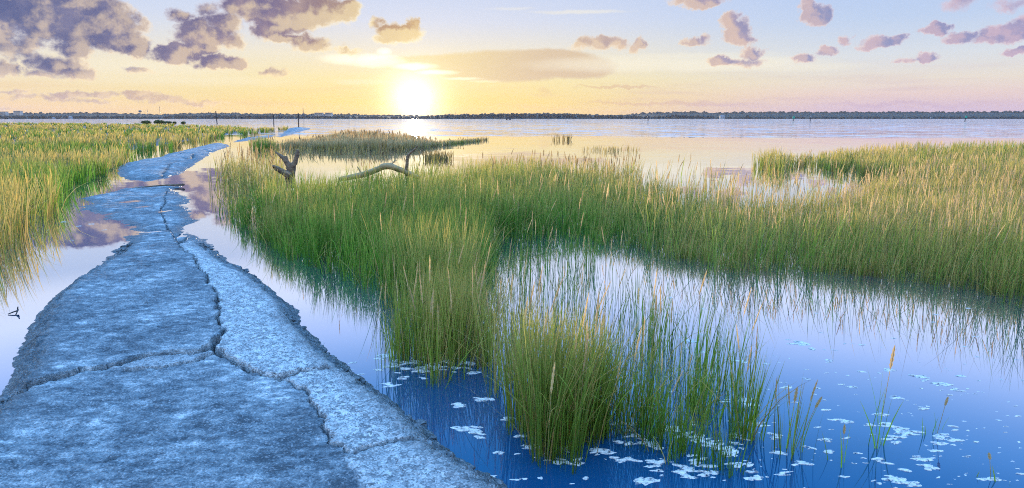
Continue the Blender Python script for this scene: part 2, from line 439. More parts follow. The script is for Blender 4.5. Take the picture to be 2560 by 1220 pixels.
# ------------------------------------------------------------------ the broken path
def build_path(name, outline, hfun, y0, y1, step, cracks, slabs, margin=.35, dips=(), wetw=.17, ncol=330):
    outline = np.array(outline)
    ys = [y0]
    while ys[-1] < y1: ys.append(ys[-1] + max(step, abs(ys[-1]) * step * .33))
    ys = np.array(ys)
    lo, hi = [], []
    for y in ys:                                           # extent of the outline at each depth
        xs = []
        for p, q in zip(outline, np.roll(outline, -1, 0)):
            if (p[1] > y) != (q[1] > y): xs.append(p[0] + (q[0] - p[0]) * (y - p[1]) / (q[1] - p[1]))
        if not xs:
            k = np.argmin(abs(outline[:, 1] - y)); xs = [outline[k, 0]]
        lo.append(min(xs)); hi.append(max(xs))
    def sm(a, f):
        w = 15; b = np.array([f(a[max(0, i - w):i + w + 1]) for i in range(len(a))]); return b
    lo = sm(np.array(lo), np.min) - margin; hi = sm(np.array(hi), np.max) + margin
    t = np.linspace(0, 1, ncol)
    X = lo[:, None] + (hi - lo)[:, None] * t; Y = np.outer(ys, np.ones(ncol))
    P = np.stack([X.ravel(), Y.ravel()], 1)
    rag = (fbm(P[:, 0], P[:, 1], 5., 5, .6) - .5)
    e = sdist(P, outline)
    H, W, R_ = hfun(P)
    e2 = e + rag * R_
    z = np.where(e2 > 0, H * sstep(e2, -.02, W) , e2 * .45)
    z = z + (fbm(P[:, 0] + 9, P[:, 1] * 1.4, 1.3, 4) - .5) * .35 * H + (fbm(P[:, 0] + 3, P[:, 1], 11., 4, .6) - .5) * np.minimum(.022, H * .35)
    z += (vnoise(P[:, 0] * 55, P[:, 1] * 55) - .5) * .006
    # coarse crumbling rim
    rim = np.exp(-((e - .07) / .07) ** 2)
    z += rim * (fbm(P[:, 0] + 40, P[:, 1], 16., 3, .7) - .45) * .08 * np.clip(H / .08, 0, 1)
    ck = np.zeros(len(P))
    wig = np.stack([fbm(P[:, 0], P[:, 1], 14, 4, .65) - .5, fbm(P[:, 0] + 31, P[:, 1] + 7, 14, 4, .65) - .5], 1) * .085
    for line, wd, dp in cracks:
        d = dist_poly(P + wig, line, False)
        w = wd * .66 * (.45 + .9 * vnoise(P[:, 0] * 9, P[:, 1] * 9))
        k = 1 - sstep(d, w * .35, w)
        z -= k * dp; ck = np.maximum(ck, k)
    sl = np.zeros(len(P))
    for poly, dz, tone in slabs:
        s_ = sdist(P + wig, poly)
        k = sstep(s_, -.012, .012); sl = np.maximum(sl, k * tone); z += k * dz * np.clip(H / .08, .3, 1)
    for px, py, rw, rh, dz in dips:
        c = at(px, py); kx = rw / F * c[1]; ky = abs(at(px, py - rh)[1] - c[1])
        z -= dz * np.exp(-(((P[:, 0] - c[0]) / kx) ** 2 + ((P[:, 1] - c[1]) / ky) ** 2) * 1.2)
    wet = np.clip(1 - sstep(e2, wetw * .4, wetw * (1.6 + 1.2 * rag)), 0, 1)
    wet = np.maximum(wet, 1 - sstep(z, .006, .022))
    me = grid_mesh(name, X, Y, z.reshape(X.shape), M_PATH, {'slab': sl, 'wet': wet, 'crack': ck})
    return tag(link(name, me), kind='structure')

Lp = [(-420, 1400), (-200, 1220), (-70, 1090), (0, 1008), (40, 962), (58, 885), (98, 805), (122, 765), (160, 735), (195, 712), (232, 684), (266, 660), (282, 640), (304, 620), (322, 602), (309, 592), (345, 586), (363, 581), (330, 576), (334, 567), (285, 552), (252, 549), (266, 543), (236, 535), (214, 528), (205, 515), (230, 509), (226, 503), (199, 497), (240, 488), (279, 482), (302, 473), (353, 467), (403, 464)]
Rp = [(453, 464), (436, 475), (447, 485), (477, 499), (468, 509), (446, 512), (470, 519), (474, 535), (480, 543), (494, 550), (470, 564), (464, 576), (500, 592), (524, 616), (557, 645), (571, 660), (622, 679), (655, 706), (698, 744), (741, 776), (752, 814), (806, 868), (871, 922), (920, 960), (968, 998), (1055, 1063), (1098, 1112), (1163, 1155), (1250, 1215), (1400, 1320), (1700, 1500)]
near_outline = [(-1.55, -6.)] + [at(*p) for p in Lp] + [at(*p) for p in Rp] + [(.75, -6.)]
ZP = .07
def cl(s, w, dp, z=ZP): return (np.array([at(x, y, z) for x, y in s]), w, dp)
cracks = [
    cl([(417, 472), (410, 488), (412, 502), (400, 519), (410, 542), (418, 559), (430, 576), (437, 588), (446, 606), (452, 618), (470, 636), (490, 650), (495, 674), (514, 690), (519, 717), (541, 738), (546, 776), (549, 814), (560, 847), (533, 873)], .024, .05),
    cl([(545, 862), (533, 873), (510, 884), (487, 890), (411, 894), (352, 904), (281, 925), (227, 933), (151, 950), (81, 966), (30, 985)], .038, .08),
    cl([(533, 880), (573, 898), (600, 917), (649, 944), (698, 948), (757, 933), (817, 925)], .040, .08),
    cl([(709, 958), (768, 985), (784, 1031), (811, 1066), (833, 1112), (855, 1139), (887, 1142), (941, 1123), (968, 1106), (1017, 1106), (1096, 1113)], .013, .025),
    cl([(319, 931), (395, 930), (433, 920), (487, 912), (514, 898), (540, 890)], .024, .04),
    cl([(690, 950), (709, 958)], .02, .05),
    cl([(325, 598), (379, 596), (433, 592), (446, 600)], .05, .04),
    cl([(238, 687), (297, 676), (379, 672)], .028, .03),
    cl([(406, 505), (440, 509), (474, 508)], .07, .05), cl([(447, 600), (462, 590), (470, 580)], .03, .03),
    cl([(538, 757), (548, 762)], .04, .06), cl([(396, 828), (416, 829)], .02, .03), cl([(255, 1165), (282, 1150)], .02, .02), cl([(362, 768), (372, 769)], .016, .02), cl([(571, 759), (587, 760)], .012, .012),
    cl([(437, 588), (455, 572), (468, 560)], .03, .03),
]
def sp_(s): return np.array([at(x, y, ZP) for x, y in s])
slabs = [
    (sp_([(446, 606), (470, 636), (490, 650), (495, 674), (514, 690), (519, 717), (541, 738), (546, 776), (549, 814), (560, 847), (533, 875), (573, 898), (600, 917), (649, 944), (698, 948), (757, 933), (817, 925), (860, 935), (790, 880), (730, 815), (720, 785), (680, 750), (640, 715), (610, 690), (560, 668), (530, 640), (505, 612), (480, 590)]), .010, 1.),
    (sp_([(709, 958), (768, 985), (784, 1031), (811, 1066), (833, 1112), (855, 1139), (887, 1142), (941, 1123), (968, 1106), (1017, 1106), (1080, 1100), (1030, 1060), (950, 1000), (900, 965), (870, 935), (817, 930), (757, 938)]), .014, 1.),
    (sp_([(860, 1146), (887, 1146), (941, 1127), (968, 1110), (1017, 1110), (1085, 1116), (1150, 1160), (1230, 1222), (1500, 1420), (1000, 1420), (905, 1230)]), .003, .85),
    (sp_([(560, 847), (533, 873), (510, 884), (487, 890), (411, 894), (352, 904), (281, 925), (227, 933), (151, 950), (81, 966), (-60, 1000), (-60, 700), (200, 600), (430, 592), (446, 606), (470, 636), (490, 650), (495, 674), (514, 690), (519, 717), (541, 738), (546, 776), (549, 814)]), .022, 0.),
    (sp_([(352, 906), (281, 927), (319, 931), (395, 930), (433, 920), (487, 912), (535, 888), (487, 892), (411, 897)]), .010, .5),
]
def h_near(P):
    y = P[:, 1]
    k = sstep(y, 6.6, 8.6)
    H = .085 * (1 - k) + .026 * k
    H = np.where(y > 9, .024 + .012 * vnoise(P[:, 0] * 2, y * 2), H)
    return H, .16 * (1 - k) + .30 * k, .05 * (1 - k) + .34 * k
build_path('path', near_outline, h_near, -4., 15.9, .0105, cracks, slabs, dips=[(325, 504, 34, 5, .05), (357, 517, 26, 4, .045), (412, 528, 20, 5, .045), (395, 579, 30, 3, .03), (449, 592, 12, 4, .04), (290, 532, 40, 5, .02), (420, 560, 26, 4, .02)])

slab2 = [(296, 421), (299, 441), (323, 449), (370, 448), (410, 445), (450, 435), (497, 404), (538, 378), (575, 366), (568, 361), (531, 359), (470, 374), (417, 386), (386, 398), (336, 404), (310, 410)]
cr2 = [cl([(408, 446), (403, 435), (417, 421), (430, 408), (450, 402)], .06, .05, .1), cl([(447, 393), (465, 396), (480, 393), (484, 384)], .10, .08, .1), cl([(505, 373), (522, 375), (541, 378)], .12, .09, .1),
       cl([(440, 388), (460, 380), (478, 378)], .05, .04, .1), cl([(417, 421), (380, 425), (340, 428)], .035, .03, .1)]
def h_mid(P):
    n = len(P); return np.full(n, .11), np.full(n, .55), np.full(n, .28)
o2 = [at(*p) for p in slab2]
build_path('path', o2, h_mid, min(p[1] for p in o2) - .5, max(p[1] for p in o2) + .7, .03, cr2, [], .5, ncol=170)
slab3 = [(580, 356), (600, 349), (640, 339), (650, 341), (690, 336), (680, 343), (640, 349), (612, 353)]
o3 = [at(*p) for p in slab3]
def h_low(P):
    n = len(P); return np.full(n, .05), np.full(n, .6), np.full(n, .8)
build_path('path', o3, h_low, min(p[1] for p in o3) - .5, max(p[1] for p in o3) + 1, .06, [], [], 1., ncol=80)
spit = [(689, 341), (706, 330), (716, 323), (724, 319.5), (750, 318), (768, 319.5), (779, 322.5), (764, 326), (742, 332), (712, 341), (698, 343)]
o4 = [at(*p) for p in spit]
def h_spit(P):
    n = len(P); return np.full(n, .30), np.full(n, 2.6), np.full(n, 1.2)
build_path('path', o4, h_spit, min(p[1] for p in o4) - 1, max(p[1] for p in o4) + 3, .1, [], [], 2., ncol=90)

# broken stones along the edges of the near path
def mat_rubble():
    m, T, out = material('broken stone')
    tc = T.n('ShaderNodeTexCoord').outputs['Object']
    c = T.ramp(T.noise(tc, 26., 4, .7), [(.3, (.02, .026, .032)), (.5, (.07, .085, .095)), (.68, (.22, .24, .25))])
    principled(T, out, c, .55, bump(T, T.noise(tc, 90., 4), .5, .01))
    return m
def stones():
    o = np.array(near_outline); C, S = [], []
    bmi = bmesh.new(); bmesh.ops.create_icosphere(bmi, subdivisions=2, radius=1); bmi.verts.ensure_lookup_table()
    v = np.array([q.co[:] for q in bmi.verts]); f = np.array([[q.index for q in p.verts] for p in bmi.faces]); bmi.free()
    seg = [(a, b) for a, b in zip(o, o[1:]) if max(a[1], b[1]) < 8.3 and min(a[1], b[1]) > .5]
    for a, b in seg:
        L = np.hypot(*(b - a)); nrm = np.array([(b - a)[1], -(b - a)[0]]) / max(L, 1e-6)
        for _ in range(int(L * 75)):
            p = a + (b - a) * R.random() + nrm * R.uniform(.004, .13)
            r = .005 + .017 * R.random() ** 3
            C.append((p[0], p[1], .004 + .3 * r + np.clip(sdist(p[None], o)[0], 0, .12) * .45)); S.append((r * R.uniform(.8, 1.6), r * R.uniform(.8, 1.5), r * R.uniform(.5, .9)))
    C, S = np.array(C), np.array(S); n, m = len(C), len(v)
    V = C[:, None] + v[None] * S[:, None] * (1 + R.normal(0, .16, (n, m, 1)))
    Q = f[None] + (np.arange(n) * m)[:, None, None]
    tag(link('rubble', mesh_from('rubble', V.reshape(-1, 3), Q.reshape(-1, 3), np.full(len(Q.reshape(-1, 3)), 3), mat_rubble(), smooth=False)), kind='stuff')
stones()

# ------------------------------------------------------------------ grass
GREEN = np.array((.165, .30, .028)); DEEP = np.array((.045, .15, .02)); OLIVE = np.array((.28, .28, .05))
STRAW = np.array((.52, .36, .10)); TAN = np.array((.52, .36, .17)); BROWN = np.array((.20, .13, .06))
def strips(P, z0, H, W, ldir, lean, curve, wang, levels, widths, cb, ct, tip0=.45, tip1=1.):
    """N tapered ribbons as one set of arrays"""
    N = len(P); lv = np.asarray(levels); wd = np.asarray(widths); S = len(lv)
    s = lean[:, None] * H[:, None] * (lv * (1 - curve[:, None]) + curve[:, None] * lv ** 2)
    cx = P[:, 0, None] + np.cos(ldir)[:, None] * s; cy = P[:, 1, None] + np.sin(ldir)[:, None] * s
    cz = z0[:, None] + H[:, None] * lv * np.sqrt(np.clip(1 - (lean[:, None] * lv) ** 2 * .5, .2, 1))
    hw = W[:, None] * wd * .5
    ox = np.cos(wang)[:, None] * hw; oy = np.sin(wang)[:, None] * hw
    A = np.stack([cx - ox, cy - oy, cz], -1); B = np.stack([cx + ox, cy + oy, cz], -1)
    V = np.stack([A, B], 2).reshape(N, 2 * S, 3)
    k = sstep(lv, tip0, tip1)[None, :, None]
    C = cb[:, None, :] * (1 - k) + ct[:, None, :] * k
    C = np.repeat(C, 2, 1)
    base = (np.arange(N) * 2 * S)[:, None, None]
    j = np.arange(S - 1)
    q = np.stack([2 * j, 2 * j + 1, 2 * j + 3, 2 * j + 2], -1)[None] + base
    return V.reshape(-1, 3), C.reshape(-1, 3), q.reshape(-1, 4)

def merge(parts):
    V, C, Q, o = [], [], [], 0
    for v, c, q in parts:
        V.append(v); C.append(c); Q.append(q + o); o += len(v)
    return np.concatenate(V), np.concatenate(C), np.concatenate(Q)

def lay(name, parts, parent=None, mat=None):
    V, C, Q = merge(parts)
    return link(name, mesh_from(name, V, Q, np.full(len(Q), 4), mat or M_GRASS, col=C, smooth=False), parent)

def scatter(poly, n, tmin=-1.4, tmax=1.4, power=0.):
    """n points in a ground polygon, thinning with distance"""
    poly = np.asarray(poly); y0, y1 = max(1.5, poly[:, 1].min()), poly[:, 1].max()
    out = []; got = 0
    t0, t1 = max(tmin, (poly[:, 0] / np.maximum(poly[:, 1], 1)).min()), min(tmax, (poly[:, 0] / np.maximum(poly[:, 1], 1)).max())
    for _ in range(400):
        u = R.random(n)
        y = np.exp(np.log(y0) + (np.log(y1) - np.log(y0)) * u) if power == 0 else (y0 ** -power + (y1 ** -power - y0 ** -power) * u) ** (-1 / power)
        x = y * (t0 + (t1 - t0) * R.random(n)); p = np.stack([x, y], 1)
        p = p[inside(p, poly)]; out.append(p); got += len(p)
        if got >= n: break
    return np.concatenate(out)[:n]

BL, BW = [0, .3, .62, .86, 1], [.85, 1, .8, .45, .06]
def heads(P, z0, H, ldir, lean, curve, wscale, col, hl=.26):
    """seed spikes: a thin stalk and a ragged head, as two crossed ribbons"""
    n = len(P); parts = []
    lv = np.concatenate([[0, 1 - hl - .02], np.linspace(1 - hl, 1, 10)])
    wd = np.array([.3, .25, .7, 1.5, .9, 1.7, 1.0, 1.6, .85, 1.2, .6, .15])
    wa = R.random(n) * PI
    stalk = np.tile(np.array([.22, .20, .07]), (n, 1))
    for k in (0, PI / 2):
        parts.append(strips(P, z0, H, wscale, ldir, lean, curve, wa + k, lv, wd, stalk, col, .6, .76))
    return parts

def grass(poly, n, H, wmin=.0045, wk=.00078, dry=.3, tip=.5, tuft=9, spread=.05, lean=.16, wind=(.06, .0), hn=0, hH=1.12, green=(GREEN, DEEP, OLIVE), power=0., seedy=0., zbase=-.03, dryfun=None, hfun=None, keep=None, headcol=TAN, straw=STRAW):
    nt = max(1, n // tuft)
    C = scatter(poly, nt, power=power)
    if keep is not None: C = C[R.random(len(C)) < keep(C)]
    nt = len(C)
    k = np.repeat(np.arange(nt), tuft); N = len(k)
    d = C[:, 1][k]
    sc_ = spread * (1 + d * .02)
    a = R.random(N) * 2 * PI; r = np.sqrt(R.random(N)) * sc_
    P = C[k] + np.stack([np.cos(a) * r, np.sin(a) * r], 1)
    big = fbm(C[:, 0], C[:, 1], .55, 3); fine = fbm(C[:, 0] + 50, C[:, 1], 2.1, 2)
    th = (.74 + .52 * fine)[k] * (.86 + .28 * big)[k]
    if hfun is not None: th = th * hfun(C)[k]
    hh = H * th * (.55 + .5 * R.random(N) ** .7)
    W = np.maximum(wmin, wk * d) * (.7 + .6 * R.random(N))
    ldir = a + R.normal(0, .7, N)
    tl = R.random(nt) * 2 * PI; ta = R.random(nt) * lean
    lx = np.cos(ldir) * lean * (r / sc_ + .25) + np.cos(tl[k]) * ta[k] * .7 + wind[0] + R.normal(0, .04, N)
    ly = np.sin(ldir) * lean * (r / sc_ + .25) + np.sin(tl[k]) * ta[k] * .7 + wind[1] + R.normal(0, .04, N)
    ln = np.hypot(lx, ly); ld = np.arctan2(ly, lx)
    bent = R.random(N) < .07
    ln = np.where(bent, ln + R.uniform(.25, .8, N), ln)
    dr = np.clip(dry + (big - .5) * 1.1, 0, 1)
    if dryfun is not None: dr = np.clip(dr + dryfun(C), 0, 1)
    g = green[0] * (1 - fine[:, None]) + green[1] * fine[:, None]
    g = g * (1 - dr[:, None]) + green[2] * dr[:, None]
    cb = g[k] * (.40 + .95 * R.random((N, 1)))
    isd = (R.random(N) < dr[k] * .5) | (bent & (R.random(N) < .6))
    cb = np.where(isd[:, None], (straw * .6 + BROWN * .4) * (.6 + .7 * R.random((N, 1))), cb)
    mixt = np.clip((tip * (.3 + 1.1 * R.random(N)) + dr[k] * .45 - .1) * (.55 + .6 * dr[k]), 0, 1)[:, None]
    ct = cb * (1 - mixt) + straw * (.7 + .6 * R.random((N, 1))) * mixt
    wa = R.random(N) * PI
    parts = [strips(P, np.full(N, zbase), hh, W, ld, ln, .35 + .5 * R.random(N), wa, BL, BW, cb, ct)]
    if hn:
        Ph = scatter(poly, hn, power=power); m = len(Ph)
        hz = H * hH * (.8 + .35 * R.random(m))
        if hfun is not None: hz = hz * hfun(Ph)
        ws = np.maximum(.0055, .0008 * Ph[:, 1]) * (.8 + .5 * R.random(m))
        an = R.normal(0.3, 1.3, m)
        parts += heads(Ph, np.full(m, zbase), hz, an, np.abs(R.normal(.12, .09, m)), .4 + .6 * R.random(m), ws, headcol * (.75 + .5 * R.random((m, 1))))
    return parts

def stuff(name, parts):
    return tag(lay(name, parts), kind='stuff')

# --- left meadow: straw-topped near bank, golden far flats with green streaks
def dry_left(C):
    x, y = C[:, 0], C[:, 1]
    band = vnoise(x * .06 + 3, y * .22)
    return .5 - 1.1 * sstep(band, .50, .64) * sstep(y, 9, 14) + .1 * sstep(y, 30, 60)
def h_left(C):
    return (.90 - .20 * sstep(C[:, 1], 9, 22)) * (1 - .15 * sstep(C[:, 1], 40, 100))
stuff('marsh_grass', grass(meadow, 62000, .80, dry=.45, tip=.9, lean=.17, spread=.07, hn=1500, hH=1.0, dryfun=dry_left, hfun=h_left, zbase=0., headcol=STRAW * 1.05, wk=.00085))

# --- the main bed right of the path
main_front = [(522, 498), (545, 528), (585, 556), (640, 598), (690, 634), (740, 660), (800, 678), (870, 700), (930, 735), (975, 775), (1010, 800), (1100, 820), (1180, 800), (1225, 760), (1232, 690), (1240, 622), (1300, 606), (1400, 600), (1500, 612), (1600, 628), (1660, 648), (1750, 672), (1850, 680), (1950, 676), (2050, 690), (2150, 690), (2250, 705), (2350, 712), (2450, 735), (2560, 752), (2800, 800), (3300, 900)]
main_back = [(3300, 360), (2900, 365), (2560, 385), (2400, 392), (2250, 408), (2190, 425), (2150, 446), (2080, 458), (1960, 468), (1860, 468), (1750, 452), (1650, 436), (1560, 422), (1450, 408), (1300, 402), (1150, 404), (1030, 408), (940, 407), (850, 408), (760, 416), (690, 432), (620, 436), (540, 440)]
main = np.array([at(*p) for p in main_front] + [at(x, y, .48 if x > 1250 else .62) for x, y in main_back])
def dry_main(C):
    x, y = C[:, 0], C[:, 1]; t = x / y
    return -.12 + .48 * sstep(t, -.05, .50) + .22 * sstep(y, 8.5, 13) * sstep(t, -.25, .2)
def h_main(C):
    t = C[:, 0] / C[:, 1]; return .94 - .25 * sstep(t, -.05, .12) - .06 * sstep(t, .2, .3) + .06 * sstep(t, .5, .7)
_h0 = h_main
def h_main(C):
    t = C[:, 0] / C[:, 1]; wd = .40 + .75 * sstep(t, -.02, .10) - .28 * (sstep(t, -.32, -.26) - sstep(t, -.06, 0))
    return _h0(C) * (.36 + .64 * np.clip(dist_poly(C, np.array([at(*p) for p in main_front]), False) / wd, 0, 1) ** .8)
stuff('marsh_grass', grass(main, 70000, .78, dry=.32, tip=1.05, lean=.17, wind=(.05, -.02), hn=0, spread=.06, dryfun=dry_main, hfun=h_main))
right_heads = np.array([at(*p) for p in [(1250, 620), (1650, 640), (2100, 680), (2560, 740), (3000, 830)]] + [at(x, y, .50) for x, y in [(3000, 370), (2400, 395), (2180, 430), (2080, 460), (1750, 452), (1450, 412), (1250, 405)]])
def pts_heads(poly, m, H, seedcol=TAN, dens=lambda P: np.ones(len(P)), lean=.12, wmin=.0055, wk=.0008, power=0., hl=.24):
    P = scatter(poly, m * 2, power=power); P = P[R.random(len(P)) < dens(P)][:m]; n = len(P)
    return heads(P, np.full(n, -.03), H * (.82 + .3 * R.random(n)), R.normal(.5, 1.3, n), np.abs(R.normal(lean, .09, n)), .4 + .6 * R.random(n), np.maximum(wmin, wk * P[:, 1]) * (.8 + .5 * R.random(n)), seedcol * (.75 + .5 * R.random((n, 1))), hl)
stuff('seed_grass', pts_heads(right_heads, 1700, .66, dens=lambda P: (.10 + .90 * sstep(P[:, 0] / P[:, 1], .05, .5)) * (1 - .6 * sstep(P[:, 1], 10, 13) * (1 - sstep(P[:, 0] / P[:, 1], .45, .55)))) + pts_heads(main, 200, .74))

# taller loose stems along its open-water edge
edge_in = [(1600, 640), (1750, 684), (1850, 694), (1950, 690), (2050, 704), (2150, 706), (2250, 720), (2350, 728), (2450, 752), (2560, 772), (2900, 850)]
edge_bk = [(2900, 760), (2560, 705), (2350, 675), (2150, 655), (1950, 645), (1750, 640), (1600, 612)]
stuff('marsh_grass', grass(np.array([at(*p) for p in edge_in + edge_bk]), 800, .72, dry=.15, tip=.5, tuft=3, spread=.05, lean=.22, wind=(.07, -.03)))

# --- far right bed and its sparse fringe
fr = np.array([at(*p) for p in [(1955, 422), (2050, 427), (2110, 433), (2190, 446), (2300, 470), (2560, 520), (3300, 620), (3300, 362), (2560, 381), (2420, 386), (2230, 391), (2100, 398), (1985, 404), (1950, 412)]])
def h_fr(C):
    t = C[:, 0] / C[:, 1]; return .62 + .38 * sstep(t, .40, .58) + .10 * sstep(t, .6, .8)
stuff('marsh_grass', grass(fr, 26000, .66, dry=.5, tip=.75, lean=.15, spread=.06, hn=600, hH=1.0, hfun=h_fr, dryfun=lambda C: .25 - .5 * sstep(C[:, 0] / C[:, 1], .52, .62) * sstep(C[:, 1], 20, 23), wk=.0009, headcol=TAN))
fringe = np.array([at(*p) for p in [(1880, 425), (1960, 440), (1975, 418), (1925, 405)]])
fringe2 = np.array([at(*p) for p in [(1560, 460), (1700, 520), (1980, 560), (2200, 520), (2150, 470), (1900, 470), (1720, 440)]])
stuff('sparse_reeds', grass(fringe, 420, .62, dry=.8, tip=1., tuft=4, spread=.1) + grass(fringe2, 260, .66, dry=.75, tip=1., tuft=3, spread=.1, hn=50, hH=1.))
fringe3 = np.array([at(*p) for p in [(530, 470), (600, 500), (700, 500), (720, 440), (640, 430), (560, 440)]])
stuff('sparse_reeds', grass(fringe3, 620, .78, dry=.95, tip=1., tuft=4, spread=.12, hn=60, headcol=BROWN * 1.8))
fringe4 = np.array([at(*p) for p in [(1200, 470), (1460, 470), (1600, 480), (1600, 440), (1400, 425), (1200, 430)]])
stuff('sparse_reeds', grass(fringe4, 1300, .55, dry=.9, tip=.8, tuft=4, spread=.12, hn=90, headcol=BROWN * 1.8))

# --- the island, its tail and the little clumps out in the shallows
island = np.array([at(*p) for p in [(624, 362), (660, 369), (740, 373), (850, 376), (960, 377), (1040, 374), (1090, 366), (1150, 359), (1215, 351.5), (1215, 349)]] + [at(x, y, .55) for x, y in [(1080, 338), (1040, 332), (900, 327), (820, 331), (760, 335), (715, 340), (690, 346), (640, 347)]])
BRN = np.array((.34, .23, .075))
def dry_isl(C):
    t = C[:, 0] / C[:, 1]; return .3 - 1.0 * sstep(t, -.30, -.36) - .25 * sstep(t, -.12, -.08)
def h_isl(C):
    t = C[:, 0] / C[:, 1]; return .72 + .35 * np.exp(-((t + .362) / .018) ** 2) + .35 * sstep(t, -.30, -.22) - .60 * sstep(t, -.20, -.06)
stuff('marsh_grass', grass(island, 11000, .60, dry=.65, tip=1.0, lean=.12, spread=.10, hn=260, hH=1.2, dryfun=dry_isl, hfun=h_isl, green=(OLIVE * .7, GREEN, BRN), wk=.0008, headcol=BROWN * 1.6, straw=TAN * .95))
for name, box, n, H, lab in [
    ('reed_tuft', [(1382, 352), (1436, 351), (1432, 348), (1386, 349)], 46, .50, 'small dark reed tuft standing alone far out on the calm water'),
    ('grass_clump', [(1058, 402), (1128, 401), (1120, 395), (1066, 395)], 220, .34, 'low dark brown grass clump in yellow water behind the driftwood branch')]:
    tag(stuff(name, grass(np.array([at(*p) for p in box]), n, H, dry=.3, tip=.3, tuft=3, spread=.16, green=(BRN * .6, BRN * .4, BRN), straw=BRN, wk=.0009)), lab, 'grass')
    bpy.data.objects[name]['kind'] = 'thing'
shal = np.array([at(*p) for p in [(1455, 382), (1580, 382), (1590, 372), (1470, 372)]])
shal2 = np.array([at(*p) for p in [(640, 392), (1000, 396), (1010, 384), (660, 378)]])
stuff('sparse_reeds', grass(shal, 110, .30, dry=.9, tip=.9, tuft=2, spread=.2, green=(BRN, BRN, BRN)) + grass(shal2, 220, .38, dry=.9, tip=.9, tuft=3, spread=.25, green=(BRN, BRN, BRN)))

# --- the front clumps, thing by thing
def clump(name, cx, cy, rx, ry, n, H, lab, hn=0, dry=.18, tip=.6, lean=.16, wind=(.05, -.02), tuft=8, group=None, seed=None, hcol=TAN, hH=1.12, spread=.045):
    c = Vector((*at(cx, cy), 0)); k = c.y / F
    a = np.linspace(0, 2 * PI, 28, endpoint=False)
    w = 1 + .22 * np.sin(a * 3 + cx) + .15 * np.sin(a * 5 + cy)
    poly = np.stack([c.x + np.cos(a) * rx * k * w * 1.35, c.y + np.sin(a) * ry * w * 1.35], 1)
    keep = lambda P: np.clip(1.75 - 1.55 * np.hypot((P[:, 0] - c.x) / (rx * k * 1.35), (P[:, 1] - c.y) / (ry * 1.35)), .03, 1)
    parts = grass(poly, n, H, dry=dry, tip=tip, lean=lean, wind=wind, tuft=tuft, spread=spread, hn=hn, headcol=hcol, hH=hH, keep=keep, green=(np.array((.24, .33, .028)), DEEP, OLIVE))
    V, C, Q = merge(parts); V = V - np.array([c.x, c.y, 0])
    o = link(name, mesh_from(name, V, Q, np.full(len(Q), 4), M_GRASS, col=C, smooth=False), None, c)
    return tag(o, lab, 'grass', group)

G = 'grass clumps standing in the foreground pond'
clump('grass_clump', 1110, 870, 100, .50, 2300, .54, 'broad green grass clump beside the path edge, merging with the bed behind it', 26, group=G)
clump('grass_clump', 1395, 1085, 92, .26, 1750, .62, 'largest dense clump of bright green grass in the foreground water', 12, dry=.25, group=G)
clump('grass_clump', 1525, 1040, 80, .30, 600, .50, 'dark green grass clump just behind and right of the largest foreground clump', 8, group=G)
clump('grass_clump', 1270, 930, 70, .40, 420, .52, 'loose grass clump with golden stalks between the two broad foreground clumps', 12, dry=.4, group=G)
clump('grass_clump', 1640, 1075, 50, .22, 220, .42, 'short green grass clump at the right foot of the largest foreground clump', 2, group=G)
clump('grass_clump', 1735, 1040, 50, .22, 230, .34, 'low spread of upright green blades amid lacy foam', 2, group=G)
clump('grass_clump', 1870, 1095, 28, .10, 170, .46, 'narrow upright green clump with one tall blade, at the edge of open water', 2, group=G)
clump('grass_clump', 1690, 1130, 70, .16, 200, .26, 'shortest green grass tuft poking through the foam', 0, group=G)
clump('grass_clump', 1815, 1165, 40, .08, 70, .24, 'thin low tuft of short blades in foam near the bottom edge', 0, group=G)
clump('grass_clump', 1960, 1125, 40, .10, 46, .36, 'thin spray of slanting blades with a brown seed head at its right', 3, dry=.4, tuft=3, group=G)
pond = np.array([at(*p) for p in [(1225, 640), (1420, 640), (1560, 680), (1640, 800), (1660, 920), (1500, 900), (1350, 880), (1230, 860)]])
stuff('sparse_reeds', grass(pond, 430, .50, dry=.3, tip=.5, tuft=4, spread=.07, lean=.12, hn=34, hH=1.05, headcol=TAN * 1.05))
pond2 = np.array([at(*p) for p in [(1600, 800), (1700, 860), (1900, 1000), (1850, 1050), (1700, 1010), (1600, 940)]])
stuff('sparse_reeds', grass(pond2, 260, .50, dry=.3, tip=.4, tuft=4, spread=.06, lean=.12, hn=8))
lowpond = np.array([at(*p) for p in [(230, 0)]]) if False else None

def stalk(cx, cy, topx, topy, lab, extra=5, eh=.2):
    """one tall seed stalk with a few short blades round its foot"""
    x, y = at(cx, cy); d = y
    X2, Y2, Z2 = far(topx, topy, y); H = max(.12, Z2)
    parts = []
    P = np.zeros((1, 2)); ln = np.array([(X2 - x) / H])
    parts += heads(P, np.array([-.03]), np.array([H + .03]), np.array([0.0 if ln[0] >= 0 else PI]), np.abs(ln), np.array([.25]), np.array([.010]), TAN[None] * .9, .2)
    n = extra
    if n:
        q = R.normal(0, .03, (n, 2)); c = np.tile(GREEN * 1.1, (n, 1)) * (.6 + .8 * R.random((n, 1)))
        parts.append(strips(q, np.full(n, -.03), eh * (.6 + .8 * R.random(n)), np.full(n, .006), R.random(n) * 6.28, .1 + .25 * R.random(n), .5 * np.ones(n), R.random(n) * PI, BL, BW, c, c * .6 + STRAW * .4))
    V, C, Q = merge(parts)
    o = link('grass_stalk', mesh_from('grass_stalk', V, Q, np.full(len(Q), 4), M_GRASS, col=C, smooth=False), None, (x, y, 0))
    return tag(o, lab, 'grass stalk', 'single stalks standing in the open water')
stalk(2190, 1120, 2236, 862, 'tallest bare leaning stalk in the open foam-flecked water', 7, .30)
stalk(2340, 1085, 2368, 990, 'tan-headed stalk among foam, right of the tallest leaning stalk', 5, .12)
